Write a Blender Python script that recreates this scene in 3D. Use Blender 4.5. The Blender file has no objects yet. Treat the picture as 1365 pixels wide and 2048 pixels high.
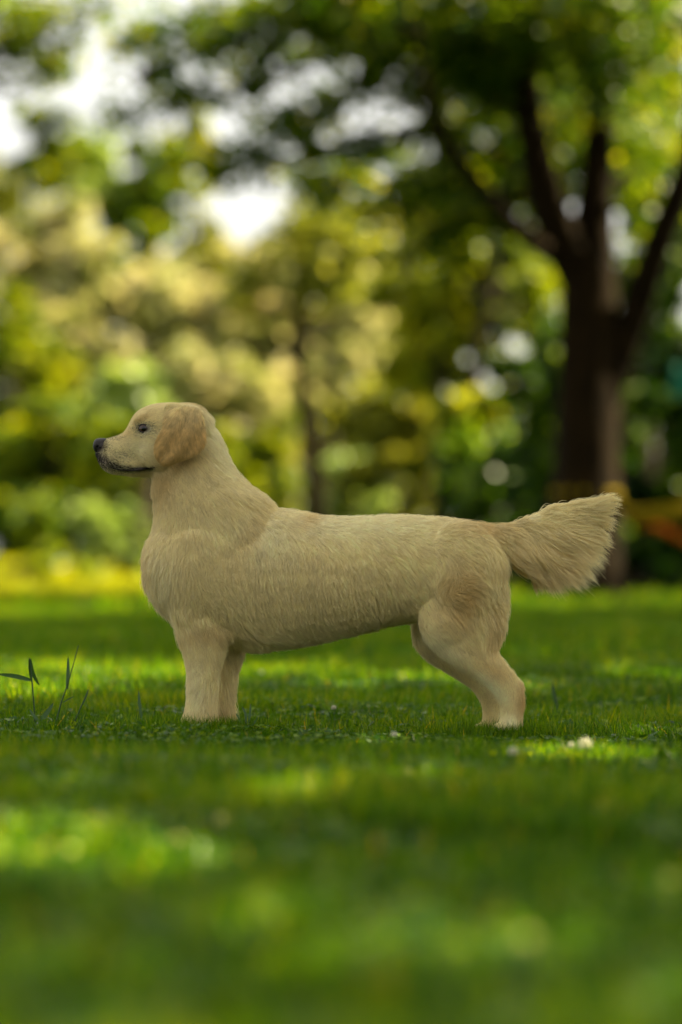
import bpy, math, random
import numpy as np
from mathutils import Vector, kdtree
from mathutils.bvhtree import BVHTree

rng = np.random.default_rng(7)
random.seed(7)
S = bpy.context.scene
COL = S.collection

# ------------------------------------------------------------------ camera
CAMH = 0.41
F = 7678.0                       # focal length in photo pixels (135 mm, 24 x 36 portrait)
cam_d = bpy.data.cameras.new('camera')
cam = bpy.data.objects.new('camera', cam_d); COL.objects.link(cam)
cam.location = (0, 0, CAMH)
cam.rotation_euler = (math.radians(90) + math.atan(81 / F), 0, 0)
cam_d.sensor_fit = 'VERTICAL'; cam_d.sensor_height = 36; cam_d.sensor_width = 24
cam_d.lens = 135
cam_d.clip_end = 3000
cam_d.dof.use_dof = True
cam_d.dof.focus_distance = 8.93
cam_d.dof.aperture_fstop = 1.8
cam_d.dof.aperture_blades = 0
S.camera = cam

# ------------------------------------------------------------------ sky and sun
SUN_AZ, SUN_EL = math.radians(68), math.radians(42)      # azimuth from +Y towards +X
sdir = Vector((math.sin(SUN_AZ) * math.cos(SUN_EL), math.cos(SUN_AZ) * math.cos(SUN_EL), math.sin(SUN_EL)))
w = bpy.data.worlds.new('World'); S.world = w; w.use_nodes = True
nt = w.node_tree; nt.nodes.clear()
sky = nt.nodes.new('ShaderNodeTexSky'); sky.sky_type = 'NISHITA'; sky.sun_disc = False
sky.sun_elevation = SUN_EL; sky.sun_rotation = SUN_AZ
sky.air_density = 1.0; sky.dust_density = 1.0
hsv = nt.nodes.new('ShaderNodeHueSaturation'); hsv.inputs['Saturation'].default_value = 0.3
tint = nt.nodes.new('ShaderNodeMix'); tint.data_type = 'RGBA'; tint.blend_type = 'MULTIPLY'
tint.inputs['Factor'].default_value = 1.0; tint.inputs['B'].default_value = (1.0, 0.97, 0.86, 1)
# thin high cloud: soft pale noise over the whole dome
tc = nt.nodes.new('ShaderNodeTexCoord'); cn = nt.nodes.new('ShaderNodeTexNoise')
cn.inputs['Scale'].default_value = 3.0; cn.inputs['Detail'].default_value = 4
cr = nt.nodes.new('ShaderNodeMapRange'); cr.inputs['To Min'].default_value = 0.85; cr.inputs['To Max'].default_value = 1.15
cm = nt.nodes.new('ShaderNodeVectorMath'); cm.operation = 'SCALE'
bg = nt.nodes.new('ShaderNodeBackground'); bg.inputs['Strength'].default_value = 0.075
out = nt.nodes.new('ShaderNodeOutputWorld')
L = nt.links.new
L(sky.outputs[0], hsv.inputs['Color']); L(hsv.outputs[0], tint.inputs['A'])
L(tc.outputs['Generated'], cn.inputs['Vector']); L(cn.outputs[0], cr.inputs['Value'])
veil = nt.nodes.new('ShaderNodeMix'); veil.data_type = 'RGBA'; veil.inputs['Factor'].default_value = 0.72
veil.inputs['B'].default_value = (3.1, 3.03, 2.86, 1)          # even white high cloud over the whole sky
L(tint.outputs['Result'], veil.inputs['A']); L(veil.outputs['Result'], cm.inputs[0]); L(cr.outputs[0], cm.inputs['Scale'])
L(cm.outputs[0], bg.inputs['Color']); L(bg.outputs[0], out.inputs['Surface'])

sun_d = bpy.data.lights.new('sun', 'SUN'); sun_d.energy = 5.0; sun_d.angle = math.radians(0.5)
sun_d.color = (1.0, 0.87, 0.55)
sun = bpy.data.objects.new('sun', sun_d); COL.objects.link(sun)
sun.location = (20, 20, 30)
sun.rotation_euler = (-sdir).to_track_quat('-Z', 'Y').to_euler()

vs = S.view_settings
vs.view_transform = 'Standard'; vs.look = 'None'; vs.gamma = 1; vs.use_curve_mapping = False
vs.exposure = 2.26
S.cycles.max_bounces = 10; S.cycles.diffuse_bounces = 6; S.cycles.transmission_bounces = 6
S.cycles.transparent_max_bounces = 8
S.cycles.sample_clamp_indirect = 6
S.cycles.use_denoising = True
try:
    S.cycles_curves.shape = 'RIBBONS'; S.cycles_curves.subdivisions = 2
except Exception: pass

# ------------------------------------------------------------------ helpers
def P(px, py, Y):
    """photo pixel -> point of the place at distance Y"""
    return np.array([(px - 682.5) / F * Y, Y, CAMH - (py - 1105) / F * Y])

def link(o, parent=None):
    COL.objects.link(o)
    if parent is not None: o.parent = parent
    return o

def tag(o, label=None, cat=None, group=None, kind=None):
    if label: o['label'] = label
    if cat: o['category'] = cat
    if group: o['group'] = group
    if kind: o['kind'] = kind
    return o

def empty(name, loc, label, cat, group=None):
    o = bpy.data.objects.new(name, None); o.empty_display_size = 0.1
    link(o); o.location = loc
    return tag(o, label, cat, group)

def mesh_np(name, V, faces, mat=None, smooth=False, fattr=None, vattr=None, org=(0, 0, 0)):
    """faces: (n,k) int array or list of such arrays"""
    if not isinstance(faces, (list, tuple)): faces = [faces]
    V = np.asarray(V, dtype=np.float32) - np.asarray(org, dtype=np.float32)
    me = bpy.data.meshes.new(name)
    me.vertices.add(len(V)); me.vertices.foreach_set('co', V.ravel())
    loops = np.concatenate([f.ravel() for f in faces]).astype(np.int32)
    tot = np.concatenate([np.full(len(f), f.shape[1], np.int32) for f in faces])
    start = np.concatenate([[0], np.cumsum(tot)[:-1]]).astype(np.int32)
    me.loops.add(len(loops)); me.loops.foreach_set('vertex_index', loops)
    me.polygons.add(len(tot)); me.polygons.foreach_set('loop_start', start)
    try: me.polygons.foreach_set('loop_total', tot)
    except Exception: pass
    me.update(calc_edges=True); me.validate()
    if smooth: me.polygons.foreach_set('use_smooth', np.ones(len(tot), bool))
    for dom, d in (('FACE', fattr), ('POINT', vattr)):
        for k, a in (d or {}).items():
            a = np.asarray(a, np.float32)
            if a.ndim == 1:
                at = me.attributes.new(k, 'FLOAT', dom); at.data.foreach_set('value', a)
            else:
                at = me.attributes.new(k, 'FLOAT_COLOR', dom); at.data.foreach_set('color', a.ravel())
    if mat: me.materials.append(mat)
    return me

def obj(name, me, parent=None, loc=None):
    o = bpy.data.objects.new(name, me); link(o, parent)
    if loc is not None: o.location = loc
    return o

def new_mat(name):
    m = bpy.data.materials.new(name); m.use_nodes = True
    m.node_tree.nodes.clear()
    return m, m.node_tree

def leaf_mat(name, cols, trans=0.45, rough=0.45, spec=0.4, tcol=(1.25, 1.15, 0.55), noise=None):
    """leaf: colour picked by the per-leaf attribute tint; reflects and lets light through"""
    m, t = new_mat(name); N = t.nodes.new; K = t.links.new
    at = N('ShaderNodeAttribute'); at.attribute_name = 'tint'
    rp = N('ShaderNodeValToRGB')
    els = rp.color_ramp.elements
    while len(els) < len(cols): els.new(0.5)
    for i, c in enumerate(cols):
        els[i].position = i / (len(cols) - 1); els[i].color = (*c, 1)
    K(at.outputs['Fac'], rp.inputs[0])
    pb = N('ShaderNodeBsdfPrincipled'); pb.inputs['Roughness'].default_value = rough
    pb.inputs['Specular IOR Level'].default_value = spec
    K(rp.outputs[0], pb.inputs['Base Color'])
    tr = N('ShaderNodeBsdfTranslucent')
    mu = N('ShaderNodeMix'); mu.data_type = 'RGBA'; mu.blend_type = 'MULTIPLY'; mu.inputs['Factor'].default_value = 1
    mu.inputs['B'].default_value = (*tcol, 1); K(rp.outputs[0], mu.inputs['A']); K(mu.outputs['Result'], tr.inputs[0])
    mx = N('ShaderNodeMixShader'); mx.inputs[0].default_value = trans
    o = N('ShaderNodeOutputMaterial')
    K(pb.outputs[0], mx.inputs[1]); K(tr.outputs[0], mx.inputs[2]); K(mx.outputs[0], o.inputs[0])
    return m

def plain_mat(name, c1, c2=None, scale=8, rough=0.8, spec=0.3, bump=0.0, stretch=(1, 1, 1)):
    m, t = new_mat(name); N = t.nodes.new; K = t.links.new
    pb = N('ShaderNodeBsdfPrincipled'); pb.inputs['Roughness'].default_value = rough
    pb.inputs['Specular IOR Level'].default_value = spec
    o = N('ShaderNodeOutputMaterial'); K(pb.outputs[0], o.inputs[0])
    if c2 is None: pb.inputs['Base Color'].default_value = (*c1, 1); 
    tcx = N('ShaderNodeTexCoord'); mp = N('ShaderNodeMapping'); mp.inputs['Scale'].default_value = stretch
    n = N('ShaderNodeTexNoise'); n.inputs['Scale'].default_value = scale; n.inputs['Detail'].default_value = 6
    K(tcx.outputs['Object'], mp.inputs[0]); K(mp.outputs[0], n.inputs['Vector'])
    if c2 is not None:
        rp = N('ShaderNodeValToRGB'); rp.color_ramp.elements[0].color = (*c1, 1); rp.color_ramp.elements[1].color = (*c2, 1)
        rp.color_ramp.elements[0].position = 0.35; rp.color_ramp.elements[1].position = 0.65
        K(n.outputs[0], rp.inputs[0]); K(rp.outputs[0], pb.inputs['Base Color'])
    if bump:
        b = N('ShaderNodeBump'); b.inputs['Strength'].default_value = bump; b.inputs['Distance'].default_value = 0.02
        K(n.outputs[0], b.inputs['Height']); K(b.outputs[0], pb.inputs['Normal'])
    return m

def catmull(pts, n):
    """pts (k,d) -> (n,d) smooth"""
    pts = np.asarray(pts, float); k = len(pts)
    t = np.linspace(0, k - 1, n); i = np.clip(t.astype(int), 0, k - 2); u = (t - i)[:, None]
    p0 = pts[np.clip(i - 1, 0, k - 1)]; p1 = pts[i]; p2 = pts[i + 1]; p3 = pts[np.clip(i + 2, 0, k - 1)]
    return 0.5 * ((2 * p1) + (-p0 + p2) * u + (2 * p0 - 5 * p1 + 4 * p2 - p3) * u ** 2 + (-p0 + 3 * p1 - 3 * p2 + p3) * u ** 3)

def tube(pts, rad, sides=10, n=None, wob=0.0):
    """tapered tube along pts; returns V, quads"""
    n = n or max(4, len(pts) * 4)
    Q = catmull(np.column_stack([np.asarray(pts, float), np.asarray(rad, float)]), n)
    C, R = Q[:, :3], np.maximum(Q[:, 3], 1e-4)
    T = np.gradient(C, axis=0); T /= np.linalg.norm(T, axis=1)[:, None] + 1e-9
    up = np.array([0.13, 1.0, 0.07]) if abs(T[0][1]) < 0.9 else np.array([1.0, 0.1, 0.0])
    A = np.cross(T, up); A /= np.linalg.norm(A, axis=1)[:, None] + 1e-9
    B = np.cross(T, A)
    th = np.linspace(0, 2 * math.pi, sides, endpoint=False)
    rr = R[:, None] * (1 + wob * np.sin(th[None] * 3 + np.arange(n)[:, None] * 0.35) + wob * np.sin(th[None] * 5 + 1.3 + 0.2 * np.arange(n)[:, None]))
    V = C[:, None] + rr[..., None] * (np.cos(th)[None, :, None] * A[:, None] + np.sin(th)[None, :, None] * B[:, None])
    V = V.reshape(-1, 3)
    i = np.arange(n - 1)[:, None] * sides; j = np.arange(sides)[None]; j2 = (j + 1) % sides
    Fq = np.stack([i + j, i + j2, i + sides + j2, i + sides + j], -1).reshape(-1, 4)
    V = np.vstack([V, C[0], C[-1]])
    a, b = len(V) - 2, len(V) - 1
    j = np.arange(sides); j2 = (j + 1) % sides
    caps = np.vstack([np.stack([np.full(sides, a), j2, j], -1), np.stack([np.full(sides, b), (n - 1) * sides + j, (n - 1) * sides + j2], -1)])
    return V, Fq, caps

class Bag:
    def __init__(s): s.V = []; s.Q = []; s.T = []; s.n = 0
    def add(s, V, Q=None, T=None):
        if Q is not None and len(Q): s.Q.append(Q + s.n)
        if T is not None and len(T): s.T.append(T + s.n)
        s.V.append(V); s.n += len(V)
    def mesh(s, name, mat, smooth=True, **k):
        f = []
        if s.Q: f.append(np.vstack(s.Q))
        if s.T: f.append(np.vstack(s.T))
        return mesh_np(name, np.vstack(s.V), f, mat, smooth, **k)

def wobble(p, sc, seed=0):
    """cheap smooth 3-D vector noise"""
    r = np.random.default_rng(seed)
    o = np.zeros_like(p)
    for k in range(5):
        fr = r.normal(size=(3, 3)) * sc * (1.0 + 0.6 * k); ph = r.uniform(0, 6.28, 3)
        o += np.sin(p @ fr.T + ph) / (1 + 0.5 * k)
    return o / 2.2

# ------------------------------------------------------------------ light gaps in the shade
# ground ellipses (x, y, rx, ry) to be sunlit: crown leaves shading them are left out
GAPS = [(-1.05, 12.7, 0.5, 1.7), (-0.45, 12.9, 0.42, 1.2), (-0.9, 11.0, 0.35, 0.6), (-0.02, 12.4, 0.36, 0.9), (0.45, 11.6, 0.16, 0.5),
        (0.95, 12.2, 0.18, 0.5), (0.45, 7.6, 0.14, 0.36), (0.73, 8.95, 0.06, 0.13), (0.09, 8.3, 0.06, 0.14), (-0.46, 5.0, 0.13, 0.45),
        (-0.26, 4.9, 0.11, 0.26), (-0.11, 6.1, 0.07, 0.25), (0.11, 6.6, 0.05, 0.18), (0.07, 3.9, 0.09, 0.11),
        (0.19, 3.85, 0.035, 0.07), (0.40, 4.6, 0.04, 0.08), (-0.09, 4.15, 0.05, 0.07), (-0.5, 6.3, 0.05, 0.2),
        (-3.6, 34, 3.0, 11.0), (-2.6, 45, 4.0, 12.0), (0.5, 40, 2.0, 6.0), (1.5, 19.5, 0.35, 0.6)]
DISCS = [(357, 1704), (445, 1660), (1052, 1920), (142, 1730), (817, 1560), (28, 1372), (600, 1640), (1340, 1790)]  # blurred glints on the lawn, each given a yellow head and sun hole
for (dx_, dy_) in DISCS:
    yq = 3148 / (dy_ - 1085); GAPS.append(((dx_ - 682.5) / F * yq, yq, .02, .03))
def gap_keep(C, half=0.045):
    t = C[:, 2] / sdir.z
    gx = C[:, 0] - sdir.x * t; gy = C[:, 1] - sdir.y * t
    keep = np.ones(len(C), bool)
    for (x, y, rx, ry) in GAPS:
        wv = 1 + 0.25 * np.sin(gx * 9 + gy * 4 + x * 7) + 0.15 * np.sin(gy * 13 - gx * 6)
        d = ((gx - x) / (rx * wv + half)) ** 2 + ((gy - y) / (ry * wv + half)) ** 2
        fill = np.sin(gx * 17 + 2.1 * np.sin(gy * 5.0) + x) * np.sin(gy * 8.5 + 1.7 * np.sin(gx * 11)) > .60   # leaves kept inside to break the sun patch into dapples
        keep &= (d > 1) | (fill & (rx > .15) & (y > 10) & (y < 20))
    return keep

# ------------------------------------------------------------------ ground
def gh(x, y):
    return 0.012 * np.sin(x * 1.7 + 0.4 * y) + 0.012 * np.sin(y * 1.1 - x * 0.6 + 1.2) + 0.006 * np.sin(x * 4.1 + y * 3.3) - 0.012

def ground_material():
    m, t = new_mat('lawn_soil'); N = t.nodes.new; K = t.links.new
    tcx = N('ShaderNodeTexCoord'); n = N('ShaderNodeTexNoise'); n.inputs['Scale'].default_value = 6; n.inputs['Detail'].default_value = 8
    n2 = N('ShaderNodeTexNoise'); n2.inputs['Scale'].default_value = 0.6
    K(tcx.outputs['Object'], n.inputs['Vector']); K(tcx.outputs['Object'], n2.inputs['Vector'])
    r1 = N('ShaderNodeValToRGB'); r1.color_ramp.elements[0].color = (0.005, 0.010, 0.001, 1); r1.color_ramp.elements[1].color = (0.012, 0.028, 0.002, 1)
    K(n.outputs[0], r1.inputs[0])
    mx = N('ShaderNodeMix'); mx.data_type = 'RGBA'; mx.inputs['B'].default_value = (0.010, 0.026, 0.002, 1)
    K(n2.outputs[0], mx.inputs['Factor']); K(r1.outputs[0], mx.inputs['A'])
    pb = N('ShaderNodeBsdfPrincipled'); pb.inputs['Roughness'].default_value = 0.95; pb.inputs['Specular IOR Level'].default_value = 0.05
    K(mx.outputs['Result'], pb.inputs['Base Color'])
    b = N('ShaderNodeBump'); b.inputs['Strength'].default_value = 0.6; b.inputs['Distance'].default_value = 0.02
    K(n.outputs[0], b.inputs['Height']); K(b.outputs[0], pb.inputs['Normal'])
    o = N('ShaderNodeOutputMaterial'); K(pb.outputs[0], o.inputs[0])
    return m

gx = np.unique(np.concatenate([np.linspace(-900, -30, 12), np.linspace(-30, -6, 13), np.linspace(-6, 6, 61), np.linspace(6, 30, 13), np.linspace(30, 900, 12)]))
gy = np.unique(np.concatenate([np.linspace(-200, 0, 8), np.linspace(0, 30, 101), np.linspace(30, 100, 36), np.linspace(100, 1800, 20)]))
GX, GY = np.meshgrid(gx, gy)
GZ = gh(GX, GY)
nx, ny = len(gx), len(gy)
ii = (np.arange(ny - 1)[:, None] * nx + np.arange(nx - 1)[None]).ravel()
g = obj('ground', mesh_np('ground', np.stack([GX, GY, GZ], -1).reshape(-1, 3), np.stack([ii, ii + 1, ii + nx + 1, ii + nx], -1), ground_material(), True))
tag(g, kind='structure')

# ------------------------------------------------------------------ grass
M_grass = leaf_mat('grass_blade', [(0.003, 0.018, 0.0006), (0.012, 0.052, 0.001), (0.036, 0.108, 0.0015), (0.11, 0.185, 0.003), (0.26, 0.22, 0.06)],
                   trans=0.5, rough=0.36, spec=0.14, tcol=(5.6, 3.5, 0.06))

def blades(x, y, h, wd, lean, tint, segs):
    """grass blades as tapered bent ribbons"""
    n = len(x)
    az = rng.uniform(0, 2 * math.pi, n); fz = rng.uniform(0, 2 * math.pi, n)
    base = np.stack([x, y, gh(x, y) - 0.003], -1)
    d = np.stack([np.cos(az), np.sin(az), np.zeros(n)], -1); s = np.stack([np.cos(fz), np.sin(fz), np.zeros(n)], -1)
    rows = []
    for k in range(segs + 1):
        t = k / segs
        c = base + np.array([0, 0, 1]) * (h * (t - 0.35 * lean * t * t))[:, None] + d * (h * lean * t ** 1.8)[:, None]
        wk = wd * (1 - t ** 1.6) * 0.5
        if k == segs: rows.append(c[:, None])
        else: rows.append(np.stack([c - s * wk[:, None], c + s * wk[:, None]], 1))
    V = np.concatenate(rows, 1); m = V.shape[1]; V = V.reshape(-1, 3)
    b = np.arange(n)[:, None] * m
    q = []
    for k in range(segs - 1):
        q.append(b + np.array([[2 * k, 2 * k + 1, 2 * k + 3, 2 * k + 2]]))
    T = b + np.array([[2 * segs - 2, 2 * segs - 1, 2 * segs]])
    Q = np.stack(q, 1).reshape(-1, 4) if q else np.zeros((0, 4), int)
    return V, Q, T, np.repeat(tint, segs - 1) if q else np.zeros(0), tint

def scatter(y0, y1, dens, margin=0.7):
    wmax = 0.0925 * y1 + margin
    n = int(dens * (y1 - y0) * 2 * wmax)
    y = rng.uniform(y0, y1, n); x = rng.uniform(-wmax, wmax, n)
    k = np.abs(x) < 0.0925 * y + margin
    return x[k], y[k]

def patchn(x, y, s, seed):
    p = np.stack([x, y, np.zeros_like(x)], -1)
    return wobble(p, s, seed)[:, 0]

GV = Bag(); qt, tt = [], []
def add_grass(y0, y1, dens, h0, h1, w0, segs, margin=0.7):
    x, y = scatter(y0, y1, dens, margin)
    pn = patchn(x, y, 1.6, 3); pf = patchn(x, y, 9.0, 5)
    h = rng.uniform(h0, h1, len(x)) * (1 + 0.30 * pn + 0.42 * pf) * (1 + 0.5 * (rng.random(len(x)) > 0.97))
    wd = w0 * rng.uniform(0.6, 1.4, len(x))
    lean = np.clip(rng.gamma(2.2, 0.22, len(x)), 0.05, 1.4)
    tint = np.clip(0.38 + 0.14 * pn + 0.16 * rng.normal(size=len(x)), 0, 0.8)
    dry = rng.random(len(x)) < 0.008; tint[dry] = rng.uniform(0.85, 1.0, dry.sum())
    V, Q, T, a, b = blades(x, y, np.clip(h, 0.012, 0.2), wd, lean, tint, segs)
    GV.add(V, Q, T); qt.append(a); tt.append(b)
add_grass(2.6, 5.5, 4500, 0.03, 0.065, 0.0045, 2, 0.5)
add_grass(5.5, 7.8, 9000, 0.03, 0.060, 0.0036, 2, 0.5)
add_grass(7.8, 10.2, 17000, 0.025, 0.056, 0.0028, 3, 0.4)
add_grass(10.2, 15, 6000, 0.03, 0.065, 0.0045, 2, 0.7)
add_grass(15, 26, 2000, 0.035, 0.075, 0.009, 1, 1.0)
add_grass(26, 70, 620, 0.05, 0.13, 0.030, 1, 1.5)
go = obj('lawn_grass', GV.mesh('lawn_grass', M_grass, False, fattr={'tint': np.concatenate(qt + tt)}))
tag(go, 'short green lawn grass under and around the dog', 'grass', kind='stuff')

# tall sunlit meadow grass at the far left edge of the lawn
n = 26000; x = rng.uniform(-6.8, -0.9, n); y = rng.uniform(29.5, 46, n); k = (x < -0.9 - 0.035 * (y - 29)) & (patchn(x, y, .7, 31) > -.75); x, y = x[k], y[k]
V, Q, T, a_, b_ = blades(x, y, rng.uniform(.08, .26, len(x)), rng.uniform(.02, .05, len(x)), np.clip(rng.gamma(2, .25, len(x)), .05, 1.2), rng.uniform(.2, 1, len(x)), 1)
M_meadow = leaf_mat('meadow_blade', [(0.06, 0.11, 0.004), (0.16, 0.22, 0.006), (0.30, 0.32, 0.01), (0.40, 0.38, 0.03)], trans=0.55, rough=.6, spec=.15, tcol=(1.7, 1.5, .2))
o = obj('meadow_grass', mesh_np('meadow_grass', V, [T], M_meadow, False, fattr={'tint': b_}))
tag(o, 'taller yellow grass in the sun at the far left of the lawn', 'grass', kind='stuff')

# clover and other broad low leaves among the blades
def leaf_quads(C, size, flat=0.0, aspect=0.62, r=None):
    """bent diamond leaves at C; returns V, Q"""
    r = r or rng
    n = len(C)
    nrm = r.normal(size=(n, 3)); nrm[:, 2] += flat * np.sign(nrm[:, 2] + 1e-6) * 2
    nrm /= np.linalg.norm(nrm, axis=1)[:, None]
    a = np.cross(nrm, r.normal(size=(n, 3))); a /= np.linalg.norm(a, axis=1)[:, None] + 1e-9
    b = np.cross(nrm, a)
    s = size[:, None] if np.ndim(size) else size
    mid = C + nrm * s * 0.06
    V = np.stack([C - a * s * 0.5, mid + b * s * 0.5 * aspect, C + a * s * 0.5, mid - b * s * 0.5 * aspect], 1).reshape(-1, 3)
    Q = np.arange(n)[:, None] * 4 + np.arange(4)[None]
    return V, Q
x, y = scatter(3.0, 13, 1500, 0.5)
k = patchn(x, y, 3.1, 11) > 0.25; x, y = x[k], y[k]
C = np.stack([x, y, gh(x, y) + rng.uniform(0.008, 0.04, len(x))], -1)
C = np.repeat(C, 3, 0) + rng.normal(size=(len(C) * 3, 3)) * np.array([0.005, 0.005, 0.001])
V, Q = leaf_quads(C, rng.uniform(0.008, 0.017, len(C)), flat=1.0, aspect=0.95)
M_clover = leaf_mat('clover_leaf', [(0.012, 0.05, 0.004), (0.03, 0.10, 0.006), (0.06, 0.14, 0.01), (0.20, 0.30, 0.02)], trans=0.4, rough=0.36, spec=0.22, tcol=(2.2, 1.8, .2))  # brightest tint raised so blurred leaves read as sunlit glints
o = obj('clover_leaves', mesh_np('clover_leaves', V, Q, M_clover, False, fattr={'tint': rng.random(len(Q))}))
tag(o, 'low clover leaves scattered through the lawn', 'clover', kind='stuff')

# larger rosette leaves (plantain and dandelion) here and there
x, y = scatter(2.8, 12, 130, 0.5)
k = patchn(x, y, 2.3, 19) > -0.1; x, y = x[k], y[k]
C = np.stack([x, y, gh(x, y) + 0.02], -1); C = np.repeat(C, 5, 0) + rng.normal(size=(len(C) * 5, 3)) * np.array([0.016, 0.016, 0.006])
V, Q = leaf_quads(C, rng.uniform(0.02, 0.045, len(C)), flat=0.8, aspect=0.42)
o = obj('rosette_leaves', mesh_np('rosette_leaves', V, Q, M_clover, False, fattr={'tint': rng.random(len(Q))}))
tag(o, 'broad rosette leaves of lawn weeds among the grass', 'weeds', kind='stuff')

# ------------------------------------------------------------------ trees
M_bark = plain_mat('dark_bark', (0.006, 0.0034, 0.0010), (0.020, 0.0110, 0.0030), scale=14, rough=0.95, spec=0.08, bump=0.9, stretch=(1, 1, 0.25))
M_bark2 = plain_mat('grey_brown_bark', (0.02, 0.016, 0.008), (0.05, 0.04, 0.02), scale=10, rough=0.95, spec=.1, bump=0.6, stretch=(1, 1, 0.3))
M_green = leaf_mat('green_leaf', [(0.015, 0.045, 0.003), (0.06, 0.125, 0.005), (0.16, 0.235, 0.007), (0.32, 0.36, 0.012)], trans=0.5, spec=.25, tcol=(2.4, 1.8, 0.15))
M_big = leaf_mat('shade_tree_leaf', [(0.006, 0.022, 0.002), (0.024, 0.07, 0.003), (0.085, 0.155, 0.006), (0.30, 0.35, 0.012)], trans=0.5, spec=.25, tcol=(2.4, 1.8, 0.15))
M_yellow = leaf_mat('yellow_green_leaf', [(0.05, 0.10, 0.006), (0.16, 0.23, 0.008), (0.32, 0.36, 0.012), (0.45, 0.44, 0.03)], trans=0.5, spec=.25, tcol=(1.8, 1.5, 0.2))
M_olive = leaf_mat('olive_leaf', [(0.05, 0.075, 0.012), (0.14, 0.17, 0.02), (0.26, 0.28, 0.035), (0.38, 0.37, 0.07)], trans=0.5, spec=.25, tcol=(1.5, 1.35, 0.4))
M_cream = leaf_mat('cream_blossom', [(0.14, 0.18, 0.03), (0.30, 0.34, 0.10), (0.60, 0.56, 0.33), (0.76, 0.70, 0.48)], trans=0.5, tcol=(1.15, 1.05, 0.7), spec=0.2, rough=0.7)
M_pale = leaf_mat('pale_grey_green_leaf', [(0.10, 0.17, 0.04), (0.25, 0.36, 0.08), (0.40, 0.50, 0.15), (0.52, 0.60, 0.26)], trans=0.5, tcol=(1.2, 1.15, 0.5))
M_dark = leaf_mat('dark_hedge_leaf', [(0.003, 0.014, 0.002), (0.012, 0.045, 0.003), (0.05, 0.12, 0.006), (0.22, 0.34, 0.02)], trans=0.45, rough=0.35, spec=0.3, tcol=(2.2, 1.8, 0.2))

def crown(blobs, n, size, clump=0.35, mat=None, gaps=False, flat=0.3, seed=1, tint_base=0.4, shell=0.55, per=60):
    """blobs: (x,y,z,rx,ry,rz). Leaves gathered in clumps through each blob's volume"""
    r = np.random.default_rng(seed)
    B = np.asarray(blobs, float)
    vol = (B[:, 3] * B[:, 4] * B[:, 5]) ** (2 / 3); pr = vol / vol.sum()
    nc = max(6, n // per)
    bi = r.choice(len(B), nc, p=pr)
    u = r.normal(size=(nc, 3)); u /= np.linalg.norm(u, axis=1)[:, None]
    rad = r.uniform(shell, 1.0, nc) ** 0.7
    cc = B[bi, :3] + u * rad[:, None] * B[bi, 3:6]
    ct = r.normal(size=nc) * 0.16
    li = r.integers(0, nc, n)
    C = cc[li] + r.normal(size=(n, 3)) * clump * r.uniform(0.5, 1.1, (nc,))[li][:, None] * np.array([1, 1, 0.7])
    tint = np.clip(tint_base + ct[li] + 0.15 * r.normal(size=n), 0, 1)
    k = C[:, 2] > 0.02
    if gaps: k &= gap_keep(C)
    C, tint = C[k], tint[k]
    V, Q = leaf_quads(C, r.uniform(0.7, 1.3, len(C)) * size, flat, r=r)
    return V, Q, tint, cc

def crown_obj(parent, V, Q, tint, mat, org, name='crown'):
    return obj(name, mesh_np(name, V, Q, mat, False, fattr={'tint': tint}, org=org), parent)

def tree(base, label, blobs, n, size, mat, trunk_r=0.12, clump=0.4, bark=None, seed=1, gaps=False, trunk=None, limbs=(), cat='tree',
         group=None, name='tree', tb=0.4, shell=0.5, branches=10, flat=0.3, per=60):
    base = np.array(base, float)
    root = empty(name, base, label, cat, group)
    V, Q, t, cc = crown(blobs, n, size, clump, mat, gaps, flat, seed, tb, shell, per)
    crown_obj(root, V, Q, t, mat, base)
    B = np.asarray(blobs); top = B[np.argmax(B[:, 2]), :3]
    bag = Bag(); r = np.random.default_rng(seed + 5)
    if trunk is None:
        mid = (base + top) / 2 + r.normal(size=3) * np.array([0.15, 0.15, 0])
        trunk = [base - [0, 0, 0.1], base * 0.75 + mid * 0.25, mid, top]
        rad = [trunk_r * 1.3, trunk_r, trunk_r * 0.7, trunk_r * 0.15]
    else:
        rad = [q[3] for q in trunk]; trunk = [np.array(q[:3]) for q in trunk]
    bag.add(*tube(trunk, rad, 14, wob=0.05))
    obj('trunk', bag.mesh('trunk', bark or M_bark2, True, org=base), root)
    tr = catmull(np.array(trunk), 30)
    for lb in limbs:
        pts = [np.array(q[:3]) for q in lb]
        b2 = Bag(); b2.add(*tube(pts, [q[3] for q in lb], 10, wob=0.05))
        obj('limb', b2.mesh('limb', bark or M_bark2, True, org=base), root)
    if branches:
        b3 = Bag()
        src = [tr[8:]] + [catmull(np.array([q[:3] for q in lb]), 20)[6:] for lb in limbs]
        for i in r.choice(len(cc), min(branches, len(cc)), replace=False):
            line = np.vstack(src); dd = np.linalg.norm(line - cc[i], axis=1) + 1.5 * np.maximum(0, line[:, 2] - cc[i][2])
            s0 = line[np.argmin(dd)]
            e = cc[i]; m_ = (s0 + e) / 2 + r.normal(size=3) * 0.12 * np.linalg.norm(e - s0)
            b3.add(*tube([s0, m_, e], [trunk_r * 0.22, trunk_r * 0.13, 0.004], 5, 6))
        tag(obj('twigs', b3.mesh('twigs', bark or M_bark2, True, org=base), root), kind='stuff')
    return root

def pb(px, py, Y, rpx, rpy, ry=None):
    """blob from photo position: centre and radii in photo pixels at distance Y"""
    c = P(px, py, Y); s = Y / F
    return (c[0], c[1], c[2], rpx * s, (ry if ry else rpx * s), rpy * s)
def pl(px, py, Y, r): 
    c = P(px, py, Y); return (c[0], c[1], c[2], r)

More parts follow.
